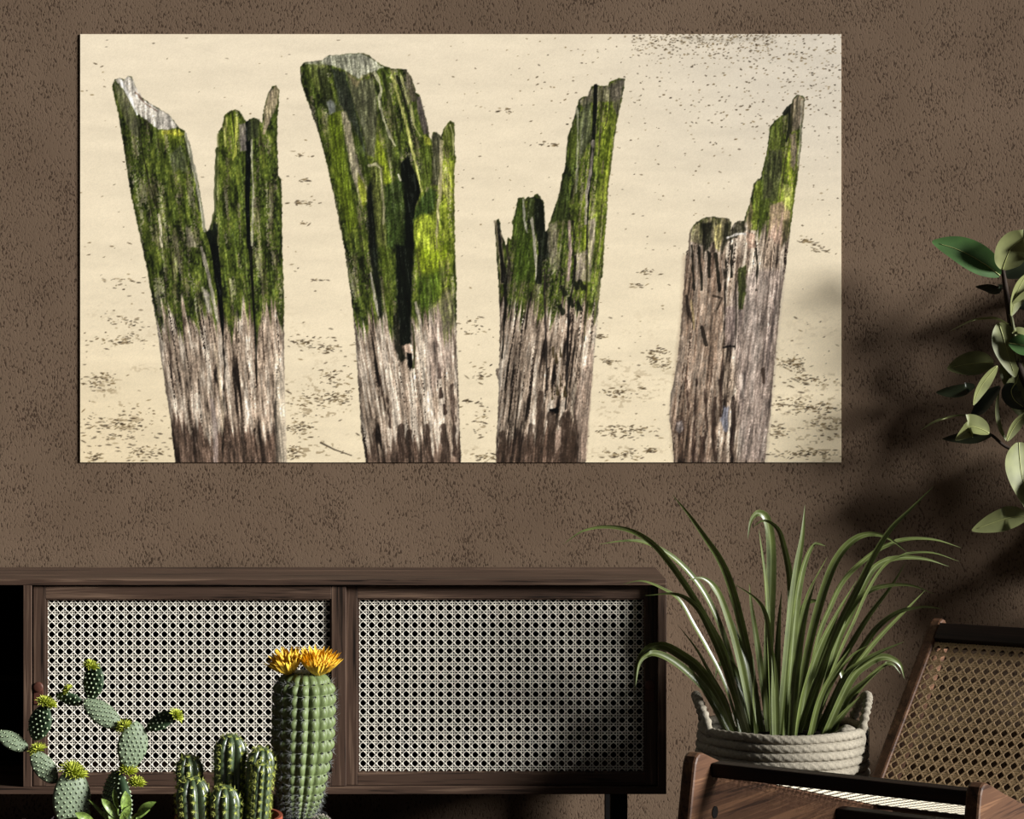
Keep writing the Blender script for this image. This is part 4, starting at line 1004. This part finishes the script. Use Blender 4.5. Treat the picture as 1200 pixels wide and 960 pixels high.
# ------------------------------------------------------------------ lounge chair
def build_chair():
    O = Vector((0.326, -1.283, 0.0)); rz = -math.atan2(0.557, 0.83)
    root = thing('lounge_chair', 'low reclining teak lounge chair with woven cane seat and back', 'chair', O, rz)
    W = 0.503; TH = 0.027
    def rnd(pts, idx, r=0.02): return pts
    prof = [(-0.082, 0.0), (-0.045, 0.15), (-0.020, 0.274), (-0.004, 0.352), (0.000, 0.370), (0.007, 0.381), (0.018, 0.386), (0.032, 0.385), (0.06, 0.375),
            (0.11, 0.356), (0.20, 0.325), (0.40, 0.272), (0.60, 0.226), (0.76, 0.190), (0.80, 0.207), (0.835, 0.240), (1.00, 0.394), (1.130, 0.516), (1.142, 0.526), (1.155, 0.530), (1.168, 0.526),
            (1.197, 0.495), (1.202, 0.483), (1.197, 0.471), (1.05, 0.330), (0.90, 0.190), (0.875, 0.14), (0.95, 0.0), (0.81, 0.0), (0.75, 0.085), (0.62, 0.115), (0.20, 0.15), (0.15, 0.12), (0.09, 0.0)]
    for s0 in (-TH, W):
        mb = MB(); mb.prism(prof, s0, s0 + TH, lambda a, b, off: (off, a, b))
        o = fix_normals(mb.build('side_frame', M['chair_wood'], root))
        bv = o.modifiers.new('bevel', 'BEVEL'); bv.width = 0.005; bv.segments = 2; bv.limit_method = 'ANGLE'; bv.angle_limit = math.radians(50)
        bb_ = MB(); n = 16; sx = s0 + TH
        bb_.add([(sx - 0.002 + 0.0035 * e, 0.072 + 0.011 * math.cos(2 * math.pi * j / n), 0.272 + 0.011 * math.sin(2 * math.pi * j / n)) for e in (0, 1) for j in range(n)],
                [(j, (j + 1) % n, (j + 1) % n + n, j + n) for j in range(n)] + [tuple(range(n, 2 * n))])
        fix_normals(bb_.build('bolt', M['leg'], o))
    def rail(name, t0, z0, t1, z1):
        return MB().box((0.0, t0, z0), (W, t1, z1), 0.003).build(name, M['chair_shade'], root)
    rail('front_rail', 0.058, 0.337, 0.092, 0.363)
    rail('rear_rail', 0.585, 0.166, 0.62, 0.196)
    # back frame in the reclined plane
    e = Vector((0.0, 0.73, 0.683)).normalized(); nb = Vector((0, e.z, -e.y))      # up the back; towards the rear
    b0 = Vector((0.0, 0.835, 0.240))
    Lb = 0.397
    def bp(u, v, n): return b0 + Vector((u, 0, 0)) + e * v + nb * (0.008 - n)
    def slab(name, u0, u1, v0, v1, n0, n1, m):
        mb = MB(); vs_ = [b0 + Vector((u, 0, 0)) + e * v + nb * n for n in (n0, n1) for v in (v0, v1) for u in (u0, u1)]
        mb.add(vs_, [(0, 1, 3, 2), (4, 6, 7, 5), (0, 4, 5, 1), (2, 3, 7, 6), (0, 2, 6, 4), (1, 5, 7, 3)])
        o = fix_normals(mb.build(name, M[m], root)); bv = o.modifiers.new('bevel', 'BEVEL'); bv.width = 0.002; bv.segments = 2
        return o
    slab('back_rail', 0.0, W, Lb - 0.034, Lb + 0.014, -0.004, 0.03, 'chair_shade')
    slab('back_rail', 0.0, W, -0.085, -0.05, 0.004, 0.03, 'chair_shade')
    mb = MB(); v0, v1 = -0.05, Lb - 0.034
    AN = 1.28
    weave(mb, W, (v1 - v0) / AN, 0.0212, lambda u, v, n: bp(u, v0 + v * AN, n), sw=0.165, pair=0.10, phase=(0.55, 0.5), th=0.00035)
    mb.build('back_weave', M['cane_tan'], root, kind='stuff', label='tan cane back panel')
    # seat panel from the front rail down to the rear rail
    a = Vector((0, 0.075, 0.345)); c = Vector((0, 0.80, 0.168)); es = (c - a).normalized(); ns = Vector((0, -es.z, es.y)); Ls = (c - a).length
    mb = MB()
    AS = 1.75
    weave(mb, W, Ls / AS, 0.0215, lambda u, v, n: a + Vector((u, 0, 0)) + es * v * AS + ns * (n - 0.001), sw=0.07, pair=0.15)
    mb.build('seat_weave', M['cane_seat'], root, kind='stuff', label='pale cane seat panel')


build_chair()


# ------------------------------------------------------------------ cacti on a low table in the foreground
TZ = 0.272       # table top
def build_table():
    root = thing('low_table', 'low dark wooden table under the cactus pots', 'table', (-0.60, -1.86, 0))
    MB().box((-0.42, -0.30, TZ - 0.025), (0.40, 0.30, TZ), 0.003).build('tabletop', M['wood_x'], root)
    for sx in (-0.38, 0.33):
        for sy in (-0.27, 0.24):
            MB().box((sx, sy, 0), (sx + 0.03, sy + 0.03, TZ - 0.025), 0.002).build('leg', M['wood_z'], root)
build_table()


def pot(root, r, h, mat, rim=0.008):
    o = MB().lathe([(0.0, 0.0), (r * 0.74, 0.0), (r * 0.95, h * 0.78), (r + rim * 0.3, h * 0.78), (r + rim * 0.3, h), (r - 0.004, h), (r - 0.008, h * 0.9), (0.0, h * 0.9)], 40).build('pot', M[mat], root, smooth=False)
    fix_normals(o)
    MB().lathe([(0.0, h * 0.93), (r * 0.5, h * 0.925), (r - 0.007, h * 0.905)], 24).build('soil', M['soil'], root, smooth=True)
    return o


def spike(mb, p, d, ln, r):
    d = d.normalized(); a = d.orthogonal().normalized(); b = d.cross(a)
    mb.add([p + a * r, p - a * r * 0.5 + b * r * 0.87, p - a * r * 0.5 - b * r * 0.87, p + d * ln], [(0, 1, 3), (1, 2, 3), (2, 0, 3)])


def bloom(mb, c, up, r, ln, n, wd, spread=1.0, rr=random):
    """bunch of pointed petals round the direction up"""
    up = up.normalized(); a = up.orthogonal().normalized(); b = up.cross(a)
    for i in range(n):
        t = (i + 0.5) / n; th = i * 2.39996; ph = spread * math.sqrt(t)
        d = (up * math.cos(ph) + (a * math.cos(th) + b * math.sin(th)) * math.sin(ph)).normalized()
        s = d.cross(up)
        s = s.normalized() if s.length > 1e-3 else a
        nn = s.cross(d).normalized()
        l_ = ln * rr.uniform(0.8, 1.12)
        base = c + (a * math.cos(th) + b * math.sin(th)) * r * math.sqrt(t)
        q = [base - s * wd * 0.35, base + s * wd * 0.35, base + d * l_ * 0.55 + s * wd * 0.55 + nn * wd * 0.2, base + d * l_, base + d * l_ * 0.55 - s * wd * 0.55 + nn * wd * 0.2, base + d * l_ * 0.5 - nn * wd * 0.25]
        mb.add(q, [(0, 1, 5), (1, 2, 5), (2, 3, 5), (3, 4, 5), (4, 0, 5)])


def build_opuntia():
    D = 2.97; S = D / F
    loc = Vector((P(108, 0, D).x, CAM_Y + D, TZ))
    root = thing('prickly_pear', 'branching prickly pear cactus with yellow-green buds on flat oval pads', 'cactus', loc)
    pot(root, 0.075, 0.085, 'terracotta')
    pads = [((84, 975), (84, 898), 44, 28, 'pad', 0.0, [((85, 899), 15, 0.013), ((92, 905), 10, 0.011)], 1),
            ((66, 918), (37, 880), 25, 20, 'pad', 0.0, [((42.5, 876), 11, 0.010)], 0),
            ((33, 879), (-4, 858), 19, 35, 'pad', 0.0, [], 0),
            ((40, 868), (54, 826), 31, -25, 'pad_shade', 0.0, [((54, 821), 10, 0.010), ((59, 823), 8, 0.008)], 0),
            ((137, 980), (137, 902), 52, -55, 'pad_shade', 0.004, [((150, 900), 12, 0.011), ((161, 915), 10, 0.010)], 2),
            ((151, 902), (160, 845), 36, 25, 'pad', 0.0, [], 0),
            ((142, 853), (98, 820), 26, 25, 'pad', -0.002, [((144, 849), 10, 0.010)], 0),
            ((107, 821), (112, 776), 28, -18, 'pad_shade', 0.002, [((107, 778), 9, 0.009)], 0),
            ((98, 824), (65, 814), 17, -35, 'pad_shade', 0.003, [((78, 807), 8, 0.007)], 0),
            ((172, 854), (206, 836), 20, -35, 'pad_shade', 0.003, [((209, 837), 9, 0.009)], 0)]
    rr = random.Random(3)
    for (b, t, wpx, roll, mat, dz, fl, _) in pads:
        pb, pt = P(*b, D + dz), P(*t, D + dz); ax = pt - pb; ln = ax.length; ax.normalize()
        n0 = Vector((0, -1, 0)); n0 = (n0 - ax * n0.dot(ax)).normalized()
        na = Matrix.Rotation(math.radians(abs(roll)), 3, ax) @ n0; nb = Matrix.Rotation(-math.radians(abs(roll)), 3, ax) @ n0
        n = na if (na.dot(SUN) > nb.dot(SUN)) == (roll > 0) else nb
        s = n.cross(ax).normalized(); hw = wpx * S / 2 / max(0.72, math.cos(math.radians(roll))); th = hw * 0.30
        def surf(v, a):       # v along 0..1, a round the section
            wv = hw * max(0.0, math.sin(math.pi * v ** 0.86)) ** 0.62 * (0.80 + 0.25 * v)
            tv = th * max(0.0, math.sin(math.pi * v)) ** 0.5
            return pb + ax * (v * ln) + s * (wv * math.cos(a)) + n * (tv * math.sin(a))
        mb = MB(); NV, NA = 20, 20
        vs_ = [surf(i / NV, 2 * math.pi * j / NA) for i in range(NV + 1) for j in range(NA)]
        mb.add(vs_, [(i * NA + j, i * NA + (j + 1) % NA, (i + 1) * NA + (j + 1) % NA, (i + 1) * NA + j) for i in range(NV) for j in range(NA)])
        o = fix_normals(mb.build('pad', M[mat], root, smooth=True, off=loc))
        ab = MB(); ad = MB(); rows = max(5, int(ln / (5.2 * S)))
        for i in range(1, rows + 1):
            v = i / (rows + 0.7); wv = hw * math.sin(math.pi * v ** 0.86) ** 0.62 * (0.80 + 0.25 * v)
            nc = max(1, round(wv / (7.0 * S)))
            for j in range(-nc, nc + 1):
                x = (j + (0.5 if i % 2 else 0)) / (nc + 0.3)
                if abs(x) > 0.92: continue
                for sg in (1, -1):
                    a = math.acos(x) * sg; p = surf(v, a)
                    nn = (n * sg + s * x * 0.4).normalized()
                    q = p + nn * 0.0002; u1 = nn.orthogonal().normalized(); u2 = nn.cross(u1); r = 0.0015
                    ab.add([q + (u1 * math.cos(k * 1.2566) + u2 * math.sin(k * 1.2566)) * r for k in range(5)] + [q + nn * 0.0022], [(k, (k + 1) % 5, 5) for k in range(5)])
                    q2 = q - ax * 0.0021 + nn * 0.0003
                    ad.add([q2 + u1 * 0.0012, q2 + u2 * 0.0012, q2 - u1 * 0.0012, q2 - u2 * 0.0012, q2 + nn * 0.0009], [(0, 1, 4), (1, 2, 4), (2, 3, 4), (3, 0, 4)])
        ab.build('areoles', M['areole'], o, off=loc, kind='stuff'); ad.build('areole_bases', M['areole_dark'], o, off=loc, kind='stuff')
        for (fp, fw, l_) in fl:
            fb = MB(); c = P(*fp, D + dz - 0.006)
            up = (ax * 0.8 + Vector((0.2, -0.35, 0.45)))
            bloom(fb, c - up.normalized() * l_ * 0.35, up, fw * S * 0.34, l_ * 1.15, int(40 + fw * 2), 0.0034, 1.75, rr)
            fb.build('bud', M['bloom_green'], o, off=loc, label='yellow-green bud')
    # short stalk from the soil to the lower pads
    for px in (84, 137):
        MB().tube([P(px, 995, D), P(px, 968, D)], [0.010, 0.012], 10).build('stalk', M['bark'], root, smooth=True, off=loc)


def build_leafy():
    D = 2.83; loc = Vector((P(135, 0, D).x, CAM_Y + D, TZ))
    root = thing('leafy_succulent', 'small leafy plant with speckled bright green leaves in front of the prickly pear', 'succulent', loc)
    pot(root, 0.05, 0.08, 'terracotta')
    L_ = [((149, 958), (147, 927), 13, 25), ((138, 960), (119, 936), 10, 25), ((160, 957), (183, 940), 10, -20), ((128, 964), (104, 937), 4, 10), ((138, 948), (134, 924), 7, -15),
          ((141, 963), (153, 944), 9, 35), ((112, 968), (88, 953), 11, 20), ((130, 966), (122, 950), 7, -10), ((134, 968), (128, 952), 7, 30), ((150, 966), (176, 949), 8, 5), ((120, 970), (74, 960), 9, 10), ((106, 968), (104, 948), 7, -25)]
    for i, (b, t, wpx, roll) in enumerate(L_):
        dt = random.uniform(-0.02, 0.015)
        p0 = P(135 + (b[0] - 135) * 0.4, 985, D); p0.z = TZ + 0.07; p1 = P(b[0], b[1], D + dt * 0.3); p2 = P(*t, D + dt)
        mid = p1.lerp(p2, 0.5) + Vector((0, -0.004, 0.003))
        mb = MB(); hw = wpx * D / F / 2
        path = smooth_path([p1, mid, p2], 14)
        ribbon(mb, path, lambda s: hw * max(0.12, math.sin(math.pi * min(1, s * 0.95 + 0.05))) ** 0.8 * (1 if s < 0.98 else 0.2), math.radians(roll), 0.35, attr=False)
        o = mb.build('leaf', M['succulent'], root, smooth=True, off=loc)
        MB().tube([p0, p1], 0.0016, 6).build('leaf_stalk', M['succulent'], o, off=loc)
    D2 = 2.82; loc2 = Vector((P(45, 0, D2).x, CAM_Y + D2, TZ))
    r2 = thing('purple_succulent', 'small dark purple rosette succulent at the lower left corner', 'succulent', loc2)
    pot(r2, 0.04, 0.075, 'rope_dark')
    for i in range(14):
        a = i * 2.4; ln = 0.022 + 0.010 * (i % 3)
        c = Vector((loc2.x, loc2.y, P(0, 980, D2).z)); tip = c + Vector((math.cos(a) * ln, math.sin(a) * ln, 0.012 + 0.018 * ((i * 7) % 5) / 5))
        mb = MB(); ribbon(mb, smooth_path([c, c.lerp(tip, 0.5) + Vector((0, 0, -0.004)), tip], 8), lambda s: 0.0045 * max(0.05, math.sin(math.pi * min(1, 0.1 + s * 0.9))) ** 0.8, 0.3, 0.4, attr=False)
        mb.build('leaf', M['succulent_purple'], r2, smooth=True, off=loc2)
    MB().tube([Vector((loc2.x, loc2.y, TZ + 0.068)), Vector((loc2.x, loc2.y, P(0, 978, D2).z))], 0.006, 8).build('stalk', M['bark'], r2, off=loc2)


def ribbed(path, rad, ribs, depth, nv, per=8, tub=0.0, tubn=0, sharp=1.0):
    """stem with ribs; returns mesh and the places of the areoles (point, outward)"""
    mb = MB(); pts = smooth_path(path, nv); NA = ribs * per; vs_ = []; are = []
    for i, p in enumerate(pts):
        t = (pts[min(i + 1, nv - 1)] - pts[max(i - 1, 0)]).normalized()
        ax = Vector((1, 0, 0)); ax = (ax - t * ax.dot(t)).normalized(); ay = t.cross(ax)
        s = i / (nv - 1); R = rad(s)
        for j in range(NA):
            a = 2 * math.pi * j / NA; c = abs(math.cos(ribs * a / 2)) ** sharp
            r = R * (1 - depth + depth * c)
            if tub: r *= 1 + tub * (0.4 + 0.6 * c) * (abs(math.sin(math.pi * tubn * s)) ** 0.6 - 0.5)
            vs_.append(p + (ax * math.cos(a) + ay * math.sin(a)) * r)
    mb.add(vs_, [(i * NA + j, i * NA + (j + 1) % NA, (i + 1) * NA + (j + 1) % NA, (i + 1) * NA + j) for i in range(nv - 1) for j in range(NA)])
    top = len(mb.v); mb.v.append(tuple(pts[-1] + (pts[-1] - pts[-2]).normalized() * 0.0005))
    mb.f += [((nv - 1) * NA + j, (nv - 1) * NA + (j + 1) % NA, top) for j in range(NA)]
    def at(s, k):
        i = min(nv - 1, int(s * (nv - 1))); p = pts[i]
        t = (pts[min(i + 1, nv - 1)] - pts[max(i - 1, 0)]).normalized()
        ax = Vector((1, 0, 0)); ax = (ax - t * ax.dot(t)).normalized(); ay = t.cross(ax); a = 2 * math.pi * k / ribs
        o = ax * math.cos(a) + ay * math.sin(a)
        return p + o * rad(s), o, t
    return mb, at


def build_cluster():
    D = 3.03; S = D / F; loc = Vector((P(268, 0, D).x, CAM_Y + D, TZ))
    root = thing('clustered_cactus', 'clump of ribbed dark green cactus stems with yellow spines in terracotta pot', 'cactus', loc)
    pot(root, 62 * S, P(0, 956, D).z - TZ, 'terracotta', 0.004)
    zb = TZ + 0.085
    rr = random.Random(11)
    stems = [(270, 860, 268, 34, 0.015), (307, 875, 297, 29, 0.005), (308, 893, 301, 20, -0.022), (263, 920, 263, 33, -0.032), (225, 910, 230, 36, -0.030), (221, 884, 226, 29, 0.022)]
    for (tx, ty, bx, wpx, dy) in stems:
        top = P(tx, ty, D + dy); b = P(bx, 1000, D + dy); b.z = zb
        ln = (top - b).length; R = wpx * S / 2 * 1.13; capf = min(0.45, R * 1.5 / ln)
        def rad(s, R=R, capf=capf):
            if s > 1 - capf: q = (s - 1 + capf) / capf; return R * math.sqrt(max(0.0, 1 - q ** 2.2)) + 0.0002
            return R * (0.93 + 0.07 * s)
        mb, at = ribbed([b, b.lerp(top, 0.35), b.lerp(top, 0.7), top], rad, 9, 0.30, 60, 8, sharp=0.8)
        o = fix_normals(mb.build('stem', M['cluster'], root, smooth=True, off=loc))
        sp = MB(); m = max(8, int(ln / (9.0 * S)))
        for k in range(9):
            for i in range(m):
                s = (i + 0.7 + 0.3 * (k % 2)) / (m + 0.3)
                if s < 0.18 or s > 0.995: continue
                p, out, t = at(s, k)
                side = out.cross(t)
                if s > 1 - capf: out = (out * (1 - (s - 1 + capf) / capf) + t * ((s - 1 + capf) / capf + 0.2)).normalized()
                for q in range(9):
                    a = q * 0.698 + rr.uniform(-0.2, 0.2)
                    dv = out * rr.uniform(0.45, 0.9) + (t * math.cos(a) + side * math.sin(a)) * 0.8
                    spike(sp, p, dv, rr.uniform(0.0045, 0.0080), 0.00050)
                c = p + out * 0.0006
                for dv in (out, t, -t, side, -side): spike(sp, c, dv, 0.0014, 0.0009)
        sp.build('spines', M['spine_yellow'], o, off=loc, kind='stuff', label='yellow spines')


def build_column():
    D = 3.27; S = D / F; loc = Vector((P(352, 0, D).x, CAM_Y + D, TZ))
    root = thing('column_cactus', 'tall column cactus with two yellow-orange flowers on top', 'cactus', loc)
    pot(root, 0.042, 0.082, 'rope_dark', 0.003)
    top = P(357, 785, D); b = Vector((P(349, 0, D).x, loc.y, TZ + 0.072)); R = 34 * S
    def rad(s):
        r = R * (0.44 + 0.61 * min(1, s / 0.62) ** 0.9)
        if s > 0.86: q = (s - 0.86) / 0.14; r *= math.sqrt(max(0.0, 1 - q ** 2.6)) * 0.97 + 0.03
        return r
    ribs = 17; tn = 17
    mb, at = ribbed([b, P(351, 930, D), P(355, 860, D), top], rad, ribs, 0.10, 190, 8, 0.12, tn, sharp=0.9)
    o = fix_normals(mb.build('stem', M['cactus'], root, smooth=True, off=loc))
    rr = random.Random(4); sp = MB(); ad = MB()
    for k in range(ribs):
        for i in range(2, tn + 1):
            s = min(0.985, i / tn); p, out, t = at(s, k); side = out.cross(t); p = p - out * 0.0022
            q = p + out * 0.0026; r = 0.0030
            ad.add([q + side * r, q + t * r * 0.7, q - side * r, q - t * r * 0.7, q + out * 0.0016], [(0, 1, 4), (1, 2, 4), (2, 3, 4), (3, 0, 4)])
            for j in range(8):
                a = j * 0.785 + rr.uniform(-0.25, 0.25)
                spike(sp, p + out * 0.002, out * rr.uniform(0.55, 1.1) + (t * math.cos(a) + side * math.sin(a)) * 0.9, rr.uniform(0.009, 0.015), 0.00024)
    sp.build('spines', M['spine_white'], o, off=loc, kind='stuff', label='fine white spines')
    ad.build('areoles', M['areole_dark'], o, off=loc, kind='stuff', label='black areoles')
    for (px, py, wpx, n, up) in ((339, 789, 27, 46, Vector((-0.25, -0.25, 1))), (372, 789, 36, 64, Vector((0.15, -0.3, 1)))):
        c = P(px, py, D - 0.012); fb = MB()
        bloom(fb, c, up, wpx * S * 0.20, 0.040, int(n * 1.8), 0.0105, 0.78, rr)
        fb.build('flower', M['bloom'], root, off=loc, label='yellow-orange flower')


def build_ball():
    D = 3.17; S = D / F
    loc = Vector((P(376, 0, D).x, CAM_Y + D, TZ))
    root = thing('ball_cactus', 'small round white-spined cactus at the foot of the column cactus', 'cactus', loc)
    pot(root, 0.024, 0.07, 'terracotta', 0.002)
    c = P(376, 968, D); R = 0.0165
    c.z = min(c.z, c.z); mb = MB(); nv = 14
    prof = [(max(0.0004, R * math.sin(math.pi * i / nv)), -R * math.cos(math.pi * i / nv)) for i in range(nv + 1)]
    mb.lathe(prof, 24, tuple(c)); o = fix_normals(mb.build('stem', M['cluster'], root, smooth=True, off=loc))
    MB().tube([Vector((c.x, c.y, TZ + 0.06)), c], 0.011, 10).build('stalk', M['bark'], root, off=loc)
    sp = MB(); rr = random.Random(8)
    for i in range(120):
        z = 1 - 2 * (i + 0.5) / 120; a = i * 2.39996; q = math.sqrt(1 - z * z); d = Vector((q * math.cos(a), q * math.sin(a), z))
        for j in range(6):
            dv = d + Vector((rr.uniform(-1, 1), rr.uniform(-1, 1), rr.uniform(-1, 1))) * 0.8
            spike(sp, c + d * R, dv, 0.0035, 0.0005)
    sp.build('spines', M['rope_white'], o, off=loc, kind='stuff', label='white spines')


build_opuntia(); build_leafy(); build_cluster(); build_column(); build_ball()
